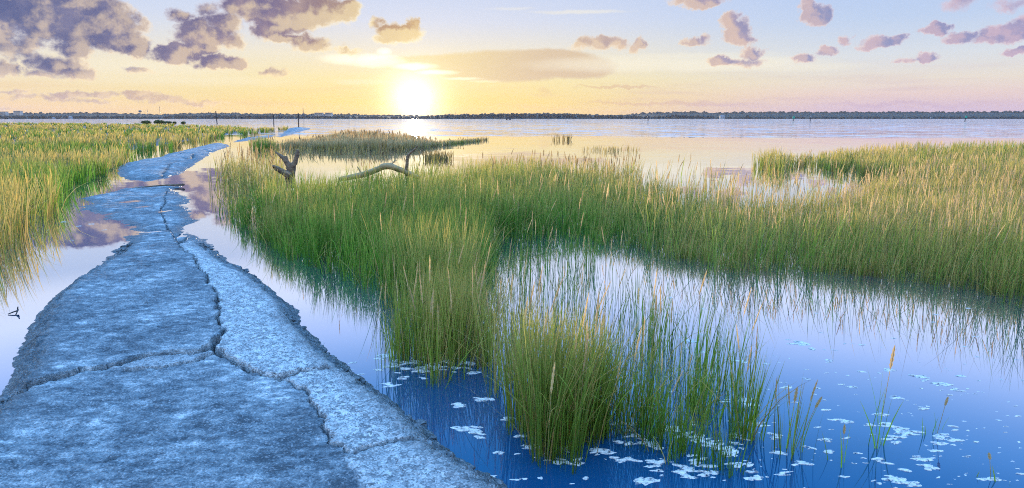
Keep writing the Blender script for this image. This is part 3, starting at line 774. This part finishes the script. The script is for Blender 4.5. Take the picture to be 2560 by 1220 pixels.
stalk(2105, 1160, 2112, 1060, 'thin green stalk rising from the foam left of the tallest leaning stalk', 4, .16)
stalk(1965, 1130, 1992, 966, 'brown seed-headed stalk just right of the narrow upright clump', 2, .2)
stalk(2480, 1200, 2476, 1130, 'shortest green stalk, near the bottom right corner', 3, .10)
stalk(1985, 1120, 2050, 985, 'slanting bare stalk leaning right over open water', 0)

# ------------------------------------------------------------------ foam
def mat_foam():
    m, T, out = material('sea foam')
    tc = T.n('ShaderNodeTexCoord').outputs['Object']
    vo = T.n('ShaderNodeTexVoronoi', feature='F1'); vo.inputs['Scale'].default_value = 120.; T.put(vo.inputs['Vector'], tc)
    c = T.mix(T.noise(tc, 30., 4), (.50, .48, .44), (.78, .74, .68))
    b = principled(T, None, c, .6, bump(T, vo.outputs['Distance'], .5, .004))
    tp = T.n('ShaderNodeBsdfTransparent'); mx = T.n('ShaderNodeMixShader')
    T.put(mx.inputs[0], T.ss(T.noise(tc, 42., 5, .75), .32, .56))
    L = m.node_tree.links; L.new(tp.outputs[0], mx.inputs[1]); L.new(b.outputs[0], mx.inputs[2]); L.new(mx.outputs[0], out.inputs[0])
    return m
M_FOAM = mat_foam()
def foam_parts(patches):
    V, L, TT = [], [], []
    for x, y, rx, ry, rot in patches:
        n = 14; a = np.linspace(0, 2 * PI, n, endpoint=False)
        w = 1 + .30 * np.sin(a * 2 + R.random() * 6.3) + .24 * np.sin(a * 3 + R.random() * 6.3) + R.normal(0, .17, n)
        o = len(V)
        h = min(.004, .2 * rx) * (.6 + .7 * R.random())
        for s, z in ((1., -.003), (.82, h * .75), (.4, h)):
            for i in range(n):
                lx, ly = math.cos(a[i]) * rx * w[i] * s, math.sin(a[i]) * ry * w[i] * s
                V.append((x + lx * math.cos(rot) - ly * math.sin(rot), y + lx * math.sin(rot) + ly * math.cos(rot), z))
        V.append((x, y, h * 1.02))
        for r in range(2):
            for i in range(n):
                j = (i + 1) % n
                L += [o + r * n + i, o + r * n + j, o + r * n + n + j, o + r * n + n + i]; TT.append(4)
        for i in range(n):
            L += [o + 2 * n + i, o + 2 * n + (i + 1) % n, o + 3 * n]; TT.append(3)
    return V, L, TT
foam = []
def fpatch(px, py, wpx, n=3, elong=.8):
    """a ragged raft: a few lobes round one spot"""
    x, y = at(px, py); k = y / F
    W = wpx * k * .95
    for i in range(n):
        a = R.random() * 6.28; r = W * .5 * R.random()
        s = W * (.34 + .30 * R.random()) / (1 + .10 * n)
        foam.append((x + math.cos(a) * r * 1.3, y + math.sin(a) * r * 1.2, s * (1 + .5 * R.random()), s * elong * (.35 + .5 * R.random()), R.random() * .8 - .4))
for p in """960,890,40,4 975,915,34,4 945,925,22,3 880,905,14,2 905,935,14,2 975,960,34,4 1000,945,20,2 1040,905,40,4 1110,900,50,3 1180,905,40,3 910,885,10,1
1150,1010,34,4 1165,1070,60,6 1190,1085,40,4 1240,1190,20,2 1310,1195,16,2 1200,1000,40,3 1235,1000,24,2 1430,1210,14,1
1720,852,34,5 1705,870,20,2 1760,880,18,2 1790,905,16,2 1850,905,26,3 1830,955,14,1 1865,1003,44,5 1815,1003,22,2 1690,785,10,1 1680,745,10,1 1745,810,10,1
1995,860,40,4 2030,872,24,2 1945,890,8,1 2010,945,10,1 1920,910,12,1 1930,870,6,1 2060,875,8,1
2075,903,20,2 2150,930,28,3 2165,948,12,1 2220,925,34,3 2200,932,14,1 2300,942,32,3 2315,952,20,2 2360,962,40,5 2390,975,24,3 2345,975,14,1 2400,940,24,2 2440,985,10,1 2480,900,10,1 2520,890,8,1
1965,968,30,2 2025,948,16,1 2040,970,14,2 2130,968,26,3 2065,1025,18,2 2120,1055,30,3 2200,1035,26,2 2235,995,26,3 2310,1022,26,3 2265,1000,10,1 2290,1012,8,1 2375,990,14,1 2420,985,12,1
2085,1050,34,3 2060,1098,26,3 2045,1070,20,2 2215,1060,50,6 2265,1085,60,6 2235,1100,44,4 2180,1060,22,2 2175,1085,14,1 2370,1095,44,5 2385,1070,26,3 2350,1110,34,4 2120,1095,18,2
2010,1160,30,3 2075,1130,26,3 2110,1190,22,2 2020,1120,26,4 2310,1150,40,4 2330,1170,36,4 2200,1150,34,4 2240,1200,50,4 2260,1175,30,3 2280,1210,34,3 2340,1130,24,2 2190,1205,18,2 2345,1195,18,2 2470,1195,34,3 2455,1160,8,1 2530,1150,8,1 2550,1120,10,1 2420,1140,20,2 2440,1105,14,1 2510,1080,8,1 2540,1040,14,1 2540,1015,12,1 2545,900,10,1 2525,1005,14,1 2490,1030,8,1 2550,1185,16,1
1940,1130,30,5 1990,1160,18,2 1950,1185,30,3 1880,1190,50,4 1940,1090,30,3 1900,1060,30,4 1850,1090,40,4 1780,1110,50,5 1700,1180,60,6 1600,1200,60,6 1640,1160,50,6 1560,1150,50,5 1500,1125,50,4 1380,1150,40,3 1330,1120,40,3 1440,1155,34,3 1300,1090,30,3 1270,1050,30,3 1620,1110,50,5 1690,1080,50,5 1740,1090,60,5 1820,1130,60,5 1780,1180,60,6 1860,1160,50,4 1580,1060,40,3 1590,1090,30,3 1740,1150,50,5
880,925,12,1 1290,1200,18,2 1470,1195,24,2 1350,1195,20,1
205,565,14,1 160,555,12,1 230,560,10,1 120,575,8,1 260,575,12,1 185,600,10,1 70,640,6,1 40,870,6,1""".split():
    q = [float(v) for v in p.split(',')]; fpatch(q[0], q[1], q[2], int(q[3]))
for _ in range(230):
    px, py = R.uniform(1650, 2750), 760 + 470 * R.random() ** .75
    if px < 1650 + (py - 760) * .4 and R.random() < .5: continue
    fpatch(px, py, R.uniform(4, 12), 2)
for _ in range(45):                                    # fine froth at the feet of the clumps
    px, py = R.normal(1560, 190), R.normal(1120, 45)
    fpatch(px, py, R.uniform(6, 26), 2)
for _ in range(50):
    fpatch(R.normal(1080, 70), R.normal(915, 16), R.uniform(6, 26), 2)
for _ in range(46):                                     # froth line along the right edge of the path
    i = R.integers(10, len(Rp) - 4); t = R.random()
    px, py = Rp[i][0] * (1 - t) + Rp[i + 1][0] * t, Rp[i][1] * (1 - t) + Rp[i + 1][1] * t
    if py < 840 or py > 1010: continue
    fpatch(px + R.uniform(4, 18), py, R.uniform(5, 14), 1)
for _ in range(60):
    fpatch(R.uniform(330, 520), R.normal(0, 1) + 470 - (R.random() * 30), R.uniform(3, 8), 1) if False else None
V, L, TT = foam_parts(foam)
tag(link('foam', mesh_from('foam', V, L, TT, M_FOAM)), kind='stuff')

# ------------------------------------------------------------------ driftwood
def mat_wood():
    m, T, out = material('weathered driftwood')
    tc = T.n('ShaderNodeTexCoord').outputs['Object']
    f = T.noise(T.v('MULTIPLY', tc, (6., 6., 22.)), 1.2, 6, .65)
    c = T.ramp(f, [(.3, (.055, .034, .022)), (.5, (.15, .098, .058)), (.7, (.30, .21, .13))])
    principled(T, out, c, .85, bump(T, f, .8, .02))
    return m
M_WOOD = mat_wood()
def tube(bm, pts, radii, seg=10, jit=.12, seed=0):
    rr = random.Random(seed); rings = []
    pts = [Vector(p) for p in pts]
    for i, p in enumerate(pts):
        d = (pts[min(i + 1, len(pts) - 1)] - pts[max(i - 1, 0)]).normalized()
        u = d.cross(Vector((.3, .9, .2))).normalized(); v = d.cross(u)
        rings.append([bm.verts.new(p + (u * math.cos(2 * PI * k / seg) + v * math.sin(2 * PI * k / seg)) * radii[i] * (1 + rr.uniform(-jit, jit))) for k in range(seg)])
    for a, b in zip(rings, rings[1:]):
        for k in range(seg): bm.faces.new((a[k], a[(k + 1) % seg], b[(k + 1) % seg], b[k]))
    bm.faces.new(rings[0][::-1]); bm.faces.new(rings[-1])
def smooth_line(pts, radii, n=4):
    P = [Vector(p) for p in pts]; out, ro = [], []
    for i in range(len(P) - 1):
        p0, p1, p2, p3 = P[max(i - 1, 0)], P[i], P[i + 1], P[min(i + 2, len(P) - 1)]
        for k in range(n):
            t = k / n
            out.append(.5 * ((2 * p1) + (p2 - p0) * t + (2 * p0 - 5 * p1 + 4 * p2 - p3) * t * t + (3 * p1 - p0 - 3 * p2 + p3) * t ** 3)); ro.append(radii[i] * (1 - t) + radii[i + 1] * t)
    out.append(P[-1]); ro.append(radii[-1])
    return out, ro
def wood(name, lines, loc, parent=None, seg=10, jit=.14, mat=None):
    bm = bmesh.new()
    for k, (pts, rd) in enumerate(lines):
        p, r = smooth_line([Vector(q) - Vector(loc) for q in pts], rd)
        tube(bm, p, r, seg, jit, k + 3)
    bmesh.ops.recalc_face_normals(bm, faces=bm.faces)
    me = bpy.data.meshes.new(name); bm.to_mesh(me); bm.free(); me.materials.append(mat or M_WOOD)
    for p in me.polygons: p.use_smooth = True
    return link(name, me, parent, None if parent else loc)
DW = 13.6
def dw(px, py, dy=0.): return far(px, py, DW + dy)
loc = at(718, 470); loc = (dw(718, 430)[0], DW, 0)
trunk = [[dw(728, 450), dw(724, 420), dw(720, 405)], [.17, .15, .13]]
st = wood('driftwood_stump', [
    ([dw(726, 470), dw(725, 440), dw(724, 418), dw(714, 402), dw(703, 391), dw(693, 383)], [.10, .085, .065, .048, .034, .018]),
    ([dw(726, 440), dw(731, 418), dw(738, 404), dw(743, 386), dw(745, 374)], [.085, .065, .05, .042, .02]),
    ([dw(722, 416), dw(716, 398), dw(714, 390)], [.05, .035, .025]),
    ([dw(726, 440, -.1), dw(704, 428, -.1), dw(690, 420, -.15), dw(682, 414, -.2)], [.07, .055, .045, .02]),
    ([dw(695, 384), dw(688, 380)], [.02, .012])], loc)
tag(st, 'dark upright driftwood stump with two forked arms at the grass edge', 'driftwood')
DL = 12.6
def dl(px, py, dy=0.): return far(px, py, DL + dy)
lg = bpy.data.objects.new('driftwood_log', None); COL.objects.link(lg); lg.location = (dl(900, 420)[0], DL, 0)
lr = .22
def wl(lines, name, seg=12):
    return wood(name, lines, lg.location, lg, seg, .16, M_LOG if name == 'trunk' else None)
M_LOG = simple_mat('weathered bark', (.30, .215, .11), .9, .5, 9.)
wl([([dl(850, 448, .15), dl(905, 437), dl(940, 425), dl(968, 415, -.05), dl(1005, 426), dl(1050, 446)], [.04, .05, .05, .06, .05, .035]), ([dl(905, 437), dl(898, 424), dl(893, 416)], [.018, .012, .006]), ([dl(975, 416), dl(984, 405), dl(992, 400)], [.02, .012, .005])], 'trunk')
wl([([dl(1016, 440), dl(1018, 400), dl(1023, 385), dl(1034, 376), dl(1044, 364)], [.034, .03, .024, .018, .012])], 'branch', 8)
tag(lg, 'low humped driftwood log half hidden behind the green grass, with one curved bare branch', 'driftwood')
# twig in the still water, stick on the broken end of the path
tx, ty = at(36, 784); k = ty / F * .8
tw = wood('driftwood_twig', [([(tx - 12 * k, ty - .03, .004), (tx - 4 * k, ty - .01, .012), (tx + 7 * k, ty + .02, .02)], [.003, .005, .005]),
    ([(tx + 5 * k, ty + .02, .015), (tx + 8 * k, ty + .02, .05), (tx + 6 * k, ty + .02, .034)], [.005, .004, .002]),
    ([(tx + 6 * k, ty + .02, .02), (tx + 13 * k, ty, .03), (tx + 16 * k, ty - .04, .0)], [.006, .005, .004])], (tx, ty, 0), None, 7, .15, simple_mat('dark wet wood', (.02, .018, .018), .5))
tag(tw, 'small dark crooked twig lying in the still water left of the path', 'twig')
a_, b_ = at(330, 470, .03), at(456, 464, .03)
sk = wood('driftwood_stick', [([(a_[0], a_[1], .025), ((a_[0] + b_[0]) / 2, (a_[1] + b_[1]) / 2 + .15, .045), (b_[0], b_[1], .05), (b_[0] + .04, b_[1] - .06, .06)], [.010, .016, .022, .022])], (a_[0], a_[1], 0), None, 8, .2)
tag(sk, 'thin brown driftwood stick washed against the broken far end of the near path', 'driftwood')

# ------------------------------------------------------------------ far shore
def mat_wood_far(name, c0, c1):
    m, T, out = material(name)
    geo = T.n('ShaderNodeNewGeometry').outputs['Position']
    c = T.mix(T.noise(geo, .12, 5, .65), c0, c1)
    principled(T, out, c, .9, spec=.1)
    return m
M_TREES = mat_wood_far('shore trees', (.010, .010, .009), (.028, .026, .020))
M_HILL = mat_wood_far('wooded rise', (.012, .014, .010), (.028, .03, .02))
_ico = None
def ico():
    global _ico
    if _ico is None:
        bm = bmesh.new(); bmesh.ops.create_icosphere(bm, subdivisions=2, radius=1)
        bm.verts.ensure_lookup_table()
        _ico = (np.array([v.co[:] for v in bm.verts]), np.array([[v.index for v in f.verts] for f in bm.faces])); bm.free()
    return _ico
def crowns(C, S):
    """many ragged crowns as one mass"""
    v, f = ico(); n = len(C); m = len(v)
    jit = 1 + R.normal(0, .20, (n, m, 1))
    V = C[:, None, :] + v[None] * S[:, None, :] * jit
    Q = f[None] + (np.arange(n) * m)[:, None, None]
    return V.reshape(-1, 3), Q.reshape(-1, 3)
def prof(px, pts):
    p = np.array(pts, float); return np.interp(px, p[:, 0], p[:, 1])
rear = [(-900, 281), (-300, 282), (0, 283), (150, 282.5), (190, 281), (350, 284), (400, 286), (460, 283), (520, 281.5), (560, 282), (620, 283.5), (760, 285), (900, 286), (1000, 288), (1060, 289), (1130, 286.5), (1250, 284.5), (1360, 282.5), (1450, 284.5), (1520, 287.5), (1570, 286), (1620, 281.5), (1730, 278.5), (1780, 281), (1850, 280), (1900, 279.5), (2100, 279.5), (2300, 279), (2400, 280), (2440, 279), (2560, 277.5), (3200, 277), (3800, 279)]
front = [(-900, 290), (0, 289), (300, 290), (400, 292), (440, 288.5), (600, 288), (780, 289), (860, 290), (960, 292), (1050, 292), (1120, 288), (1200, 285.5), (1280, 283.5), (1340, 285), (1420, 284.5), (1450, 286), (1480, 288), (1530, 289), (1640, 290), (1690, 288), (1730, 289.5), (1850, 294), (1900, 293), (2560, 292), (3800, 292)]
def shore_trees(profile, D, dx, size, name, lab=None):
    px = np.arange(-900, 3500, dx) + R.normal(0, dx * .5, len(np.arange(-900, 3500, dx)))
    C, S = [], []
    for p in px:
        x, y, ztop = far(p, prof(p, profile) + R.normal(0, .75), D)
        r = size * R.uniform(.7, 1.35)
        rows = max(1, int((ztop - 1) / (r * 1.1)))
        for q in range(rows):
            C.append((x + R.normal(0, size * .4), y + R.normal(0, size * 1.5), max(.5, ztop - r * .9 - q * r * 1.1))); S.append((r * R.uniform(.9, 1.4), r, r * R.uniform(.7, 1.1)))
    V, Q = crowns(np.array(C), np.array(S))
    return tag(link(name, mesh_from(name, V, Q, np.full(len(Q), 3), M_TREES, smooth=False)), kind='stuff')
shore_trees(rear, 2300, 5., 5.2, 'woods')
shore_trees(front, 1500, 5., 2.8, 'woods')
# the land they stand on
px = np.linspace(-1000, 3600, 240); rows = []
for D, pr, k in ((1485, None, 0), (1500, front, .25), (1560, front, .5), (2200, rear, .6), (2300, rear, .8), (2500, rear, .9)):
    rows.append([(far(p, 300, D)[0], D + 6 * math.sin(p * .013) if D < 1500 else D, -.5 if pr is None else max(.6, far(p, prof(p, pr), D)[2] * k)) for p in px])
A = np.array(rows)
tag(link('hills', grid_mesh('hills', A[:, :, 0], A[:, :, 1], A[:, :, 2], M_HILL)), kind='structure')

# --- little structures over there
M_CON = simple_mat('pale concrete', (.42, .38, .36), .8); M_DARK = simple_mat('dark painted steel', (.05, .05, .06), .5)
M_WHITE = simple_mat('weathered pale paint', (.32, .32, .33), .7, .1); M_GRN = simple_mat('green sign board', (.01, .33, .22), .5, .12); M_PILE = simple_mat('tarred timber pile', (.035, .03, .03), .8)
M_GLASS = simple_mat('dark window glass', (.03, .035, .045), .15, .2); M_ROOF = simple_mat('grey roof', (.16, .15, .16), .7)
def box(bm, c, s):
    m = bmesh.ops.create_cube(bm, size=1)
    for v in m['verts']: v.co = Vector((v.co.x * s[0] + c[0], v.co.y * s[1] + c[1], v.co.z * s[2] + c[2]))
def cyl(bm, c, r, h, seg=12, r2=None):
    m = bmesh.ops.create_cone(bm, cap_ends=True, segments=seg, radius1=r, radius2=r if r2 is None else r2, depth=h)
    for v in m['verts']: v.co += Vector((c[0], c[1], c[2] + h / 2))
def part(name, mat, parent, fn, bevel=0):
    bm = bmesh.new(); fn(bm)
    if bevel: bmesh.ops.bevel(bm, geom=bm.edges[:], offset=bevel, segments=2, affect='EDGES')
    me = bpy.data.meshes.new(name); bm.to_mesh(me); bm.free(); me.materials.append(mat)
    return link(name, me, parent)
def root(name, loc, lab, cat, group=None):
    o = bpy.data.objects.new(name, None); COL.objects.link(o); o.location = loc
    return tag(o, lab, cat, group)
def building(x0, x1, ytop, D, lab, h=None, win=True):
    a, b = far(x0, ytop, D), far(x1, ytop, D); w = b[0] - a[0]; H = a[2]
    r = root('building', ((a[0] + b[0]) / 2, D, 0), lab, 'building')
    part('wall', M_CON, r, lambda bm: box(bm, (0, 6, H / 2), (w, 12, H)))
    part('roof', M_ROOF, r, lambda bm: box(bm, (0, 6, H + .35), (w + .8, 12.8, .7)))
    fl = max(1, int((H - 9) / 3.4))
    for q in range(fl):
        z = H - 1.8 - 3.4 * q
        if z < 8: break
        part('window', M_GLASS, r, lambda bm: box(bm, (0, -.1, z), (w * .9, .3, 1.7)))
    return r
building(786, 806, 282.2, 2000, 'left one of two flat-roofed pale blocks above the far trees')
building(812, 829, 282.2, 2000, 'right one of two flat-roofed pale blocks above the far trees')
building(33, 50, 277.6, 2200, 'tall dark-roofed building highest above the treeline at far left')
building(-4, 14, 279.4, 2200, 'broad low-roofed building cut by the left edge above the treeline')
building(706, 714, 284, 1480, 'small squat block showing over the trees behind the right-hand pole') if False else None
def house(px, D, w, h, lab):
    x, y, _ = far(px, 296, D)
    r = root('house', (x, D, 0), lab, 'house')
    part('wall', M_WHITE, r, lambda bm: box(bm, (0, 3, h / 2), (w, 6, h)))
    def gable(bm):
        q = [bm.verts.new(v) for v in ((-w / 2 - .3, -.3, h), (w / 2 + .3, -.3, h), (w / 2 + .3, 6.3, h), (-w / 2 - .3, 6.3, h), (-w / 2 - .3, 3, h + w * .35), (w / 2 + .3, 3, h + w * .35))]
        for f in ((0, 1, 5, 4), (2, 3, 4, 5), (0, 4, 3), (1, 2, 5), (3, 2, 1, 0)): bm.faces.new([q[i] for i in f])
    part('roof', M_ROOF, r, gable)
    for s in (-1, 1): part('window', M_GLASS, r, lambda bm: box(bm, (s * w * .25, -.06, h * .55), (w * .16, .16, h * .3)))
    return r
house(175, 1478, 6, 3.6, 'small white house on the far left shoreline')
house(132, 1478, 4.5, 1.8, 'low pale boathouse on the far shore, left of the small white house')
house(1806, 1478, 9, 4.6, 'pale house on the bare sandy shore at right, near a lone bush')
x, y, z = far(350, 277, 1900)
wt = root('water_tower', (x, 1900, 0), 'distant water tower with a bulbous dark tank over the left treeline', 'water tower')
part('tank', M_DARK, wt, lambda bm: [cyl(bm, (0, 0, z - 3.4), 2.2, 1.6, 16, 4.4), cyl(bm, (0, 0, z - 1.8), 4.4, 1.8, 16), cyl(bm, (0, 0, z), 4.4, 1.6, 16, 1.2)])
for i in range(4): part('leg', M_WHITE, wt, lambda bm: cyl(bm, (2. * math.cos(i * PI / 2 + .8), 2. * math.sin(i * PI / 2 + .8), 0), .3, z - 3, 6))
def mast(px, ptop, D, r0, r1, lab, name='radio_mast', cat='mast', tip=None, mat=None):
    x, y, z = far(px, ptop, D)
    r = root(name, (x, D, 0), lab, cat)
    part('tower', mat or M_DARK, r, lambda bm: cyl(bm, (0, 0, 0), r0, z, 8, r1))
    part('antenna', mat or M_DARK, r, lambda bm: [cyl(bm, (0, 0, z), r1 * .5, z * .10, 6), box(bm, (0, 0, z * .97), (r0 * 2.2, r0 * .8, r0 * 2.2) if tip else (r0 * 1.4, r0, .5))])
mast(368, 275.5, 1900, .9, .5, 'short thin mast just right of the distant water tower')
mast(398.5, 267.5, 1900, .6, .35, 'tall faint mast with a blob at its tip, second right of the water tower', tip=1)
mast(757.5, 270, 1900, 1.5, .5, 'tapering tower spike above the trees, left of the two pale blocks', 'lattice_tower', 'tower')
mast(1139, 280, 1900, .5, .3, 'tiny faint mast above the trees right of the sun')

# --- poles and channel markers
def pole(px, pbase, ptop, D, r, lab, lean=0., name='wooden_post', cap=True, ring=False):
    x, y, zb = far(px, pbase, D); _, _, zt = far(px, ptop, D)
    o = root(name, (x, D, min(0, zb)), lab, 'post', None)
    h = zt - min(0, zb)
    part('shaft', M_PILE, o, lambda bm: cyl(bm, (0, 0, -.3), r, h + .3, 10, r * .85))
    part('cap', M_PILE if not ring else M_WHITE, o, lambda bm: cyl(bm, (0, 0, h), r * 1.25, r * 1.6, 10, r * .5))
    o.rotation_euler = (0, lean, 0)
    return o, h
pole(542.5, 307, 279.5, 190, .13, 'tallest dark post, standing in the bay beyond the meadow edge', -.03)
pole(684.5, 313, 288, 130, .08, 'dark post at the meadow tip, left of the post on the stony spit', .03)
pole(746.5, 314, 284.5, 104, .075, 'dark post rising from the stony spit at the end of the path', .02)
def marker(px, pbase, ptop, D, lab, lean=0., board=M_GRN, s=1.):
    o, h = pole(px, pbase, ptop + 3, D, .16 * D / 300, lab, lean, 'channel_marker', True, board is M_WHITE)
    o['category'] = 'channel marker'
    k = D / F
    bd = part('sign_board', board, o, lambda bm: box(bm, (0, -.2 * D / 300, h - 1.0 * k), (5.6 * k * s, .10, 5.6 * k * s)), .02)
    part('bracket', M_DARK, o, lambda bm: box(bm, (0, -.1 * D / 300, h - 1.0 * k), (.1, .2 * D / 300, 3 * k)))
    return o
marker(1620, 302, 289, 430, 'dark channel marker off the sandy point, left of both green-boarded markers', 0, M_DARK)
marker(1983, 301.5, 289.5, 400, 'upright channel marker with a small green board, left of a dark pile')
marker(2025, 304.5, 288, 270, 'dark leaning pile with a pale top, between the two green-boarded markers', .06, M_WHITE, .5)
marker(2412, 304, 288, 300, 'leaning channel marker with a green board, farthest right on the bay', .10)
marker(2325, 297.5, 291, 1000, 'tiny pale marker close under the far right treeline', .2, M_WHITE, .5)

# --- work boat far out
x, y = at(1271, 299.6)
D = y
bt = root('boat', (x, y, 0), 'small dark twin-hulled work boat far out below the treeline', 'boat')
k = D / F
def hull(sx):
    def fn(bm):
        for i, (zz, w, l) in enumerate(((-.2, .55, 5.), (.9, .95, 6.4))):
            for q in ((-w, -l / 2), (w, -l / 2), (w * .8, l * .3), (0, l / 2), (-w * .8, l * .3)): bm.verts.new((sx + q[0], q[1], zz))
        bm.verts.ensure_lookup_table(); v = bm.verts
        for i in range(5): bm.faces.new((v[i], v[(i + 1) % 5], v[5 + (i + 1) % 5], v[5 + i]))
        bm.faces.new([v[i] for i in range(4, -1, -1)]); bm.faces.new([v[5 + i] for i in range(5)])
    return fn
for s in (-1, 1): part('hull', M_DARK, bt, hull(s * 1.5))
part('deck', M_DARK, bt, lambda bm: box(bm, (0, 0, 1.05), (4.4, 5, .24)))
part('cabin', M_DARK, bt, lambda bm: box(bm, (0, .3, 1.9), (2.8, 2.6, 1.5)), .1)
part('window', M_GLASS, bt, lambda bm: box(bm, (0, -1.05, 2.1), (2.2, .16, .6)))
part('mast', M_DARK, bt, lambda bm: cyl(bm, (0, .3, 2.6), .07, 1.6, 6))

# --- shrubs on the left horizon
def shrub(px, ptop, pw, lab):
    x, y = at(px, 311.5); D = y
    x, _, zt = far(px, ptop, D); w = pw / F * D / 2
    r = root('shrub', (x, D, 0), lab, 'shrub', 'bushes along the back of the meadow')
    n = 150; c = R.normal(0, 1, (n, 3)); c /= np.linalg.norm(c, axis=1, keepdims=True); c *= R.random((n, 1)) ** .4
    C = np.stack([c[:, 0] * w, c[:, 1] * w * .7, zt * .55 + c[:, 2] * zt * .42], 1); S = np.full((n, 3), .16) * R.uniform(.6, 1.5, (n, 1)) * np.array([1.2, 1, .8]) * max(w, .6) * .55
    V, Q = crowns(C, S); me = mesh_from('foliage', V, Q, np.full(len(Q), 3), M_SHRUB, smooth=False); link('foliage', me, r)
    for q in (-.25 * w, 0, .3 * w): part('stem', M_PILE, r, lambda bm: cyl(bm, (q, 0, 0), .06, zt * .5, 6, .03))
M_SHRUB = mat_wood_far('marsh elder leaves', (.04, .055, .018), (.11, .125, .045))
shrub(365, 300.8, 24, 'olive low bush standing alone, leftmost on the back edge of the meadow')
shrub(398, 300, 30, 'largest dark bush on the back edge of the meadow')
shrub(420, 302.2, 18, 'dark bush touching the right side of the largest bush')
shrub(436, 303, 10, 'smallest narrow dark bush in the row behind the meadow')
shrub(458, 303.2, 14, 'rightmost dark bush of the row behind the meadow')

# lone round bush on the sandy point
M_LONE = M_SHRUB
x, y, zt = far(1869, 288, 1460)
lb = root('shrub', (x, 1460, 0), 'lone conical dark bush at the right end of the sandy point on the far shore', 'shrub')
n = 90; c = R.normal(0, 1, (n, 3)); c[:, 2] = np.abs(c[:, 2]); c /= np.linalg.norm(c, axis=1, keepdims=True)
V, Q = crowns(np.stack([c[:, 0] * 5.2 * (1.05 - c[:, 2]), c[:, 1] * 4, c[:, 2] * (zt - 1)], 1), np.full((n, 3), 1.5))
link('foliage', mesh_from('foliage', V, Q, np.full(len(Q), 3), M_TREES, smooth=False), lb)
part('trunk', M_PILE, lb, lambda bm: cyl(bm, (0, 0, 0), .3, 3, 6))

# ------------------------------------------------------------------ sea air
HAZE = 0.00004
if HAZE:
    m, T, out = material('sea haze')
    pv = T.n('ShaderNodeVolumePrincipled'); pv.inputs['Color'].default_value = (.86, .86, .92, 1)
    pv.inputs['Density'].default_value = HAZE; pv.inputs['Anisotropy'].default_value = .35
    m.node_tree.links.new(pv.outputs[0], out.inputs['Volume'])
    o = None
    bm = bmesh.new(); box(bm, (0, 1250, 22), (7600, 2900, 46)); me = bpy.data.meshes.new('haze'); bm.to_mesh(me); bm.free(); me.materials.append(m)
    hz = tag(link('haze', me), kind='stuff')

for nm, lb, ct in [
    ('marsh_grass', 'golden green salt meadow left of the path', 'grass'),
    ('marsh_grass.001', 'wide green grass bed between the path and the right edge', 'grass'),
    ('seed_grass', 'tan seed spikes standing above the wide right-hand grass bed', 'grass'),
    ('marsh_grass.002', 'loose tall stems along the front water edge of the wide bed', 'grass'),
    ('marsh_grass.003', 'low grass bank behind the water gap at far right', 'grass'),
    ('sparse_reeds', 'thin reeds in the water gap before the far right grass bank', 'reeds'),
    ('sparse_reeds.001', 'brown reeds at the left end of the wide bed near the stump', 'reeds'),
    ('sparse_reeds.002', 'short brown reeds along the back edge of the wide bed', 'reeds'),
    ('marsh_grass.004', 'low brown grass islet on the water under the sun', 'grass'),
    ('sparse_reeds.003', 'scattered stubs of dead reed in the calm yellow shallows', 'reeds'),
    ('sparse_reeds.004', 'sparse upright stems in the pond behind the front clumps', 'reeds'),
    ('sparse_reeds.005', 'few thin stems right of the largest foreground clump', 'reeds'),
    ('foam', 'white foam flecks floating on the foreground water', 'foam'),
    ('rubble', 'dark broken stones along both edges of the near path', 'stones'),
    ('woods', 'distant wooded ridge along the horizon', 'woods'), ('woods.001', 'darker nearer trees on the far shoreline', 'woods'),
    ('haze', 'thin sea air over the bay', 'haze'), ('water', 'calm tidal water reflecting the sunset sky', 'water'), ('ground', 'dark mud under the marsh grass', 'mud'),
    ('path', 'cracked blue-grey near stretch of the broken path', 'path'), ('path.001', 'second cracked slab of the path beyond the flooded break', 'path'),
    ('path.002', 'thin wet strip of path beyond the second slab', 'path'), ('path.003', 'low stony spit at the far end of the path', 'path'), ('hills', 'low land under the far trees', 'hills')]:
    if nm in bpy.data.objects: tag(bpy.data.objects[nm], lb, ct)

# ------------------------------------------------------------------ render
sc.view_settings.view_transform = 'Standard'; sc.view_settings.look = 'None'
sc.view_settings.exposure = 0.0; sc.view_settings.gamma = 1.0
sc.render.engine = 'CYCLES'
cy = sc.cycles
cy.max_bounces = 8; cy.diffuse_bounces = 3; cy.glossy_bounces = 3; cy.transmission_bounces = 4; cy.volume_bounces = 2
cy.caustics_reflective = False; cy.caustics_refractive = False
cy.sample_clamp_indirect = 2.0
cy.use_denoising = False; cy.filter_width = 1.05; cy.denoiser = 'OPENIMAGEDENOISE'
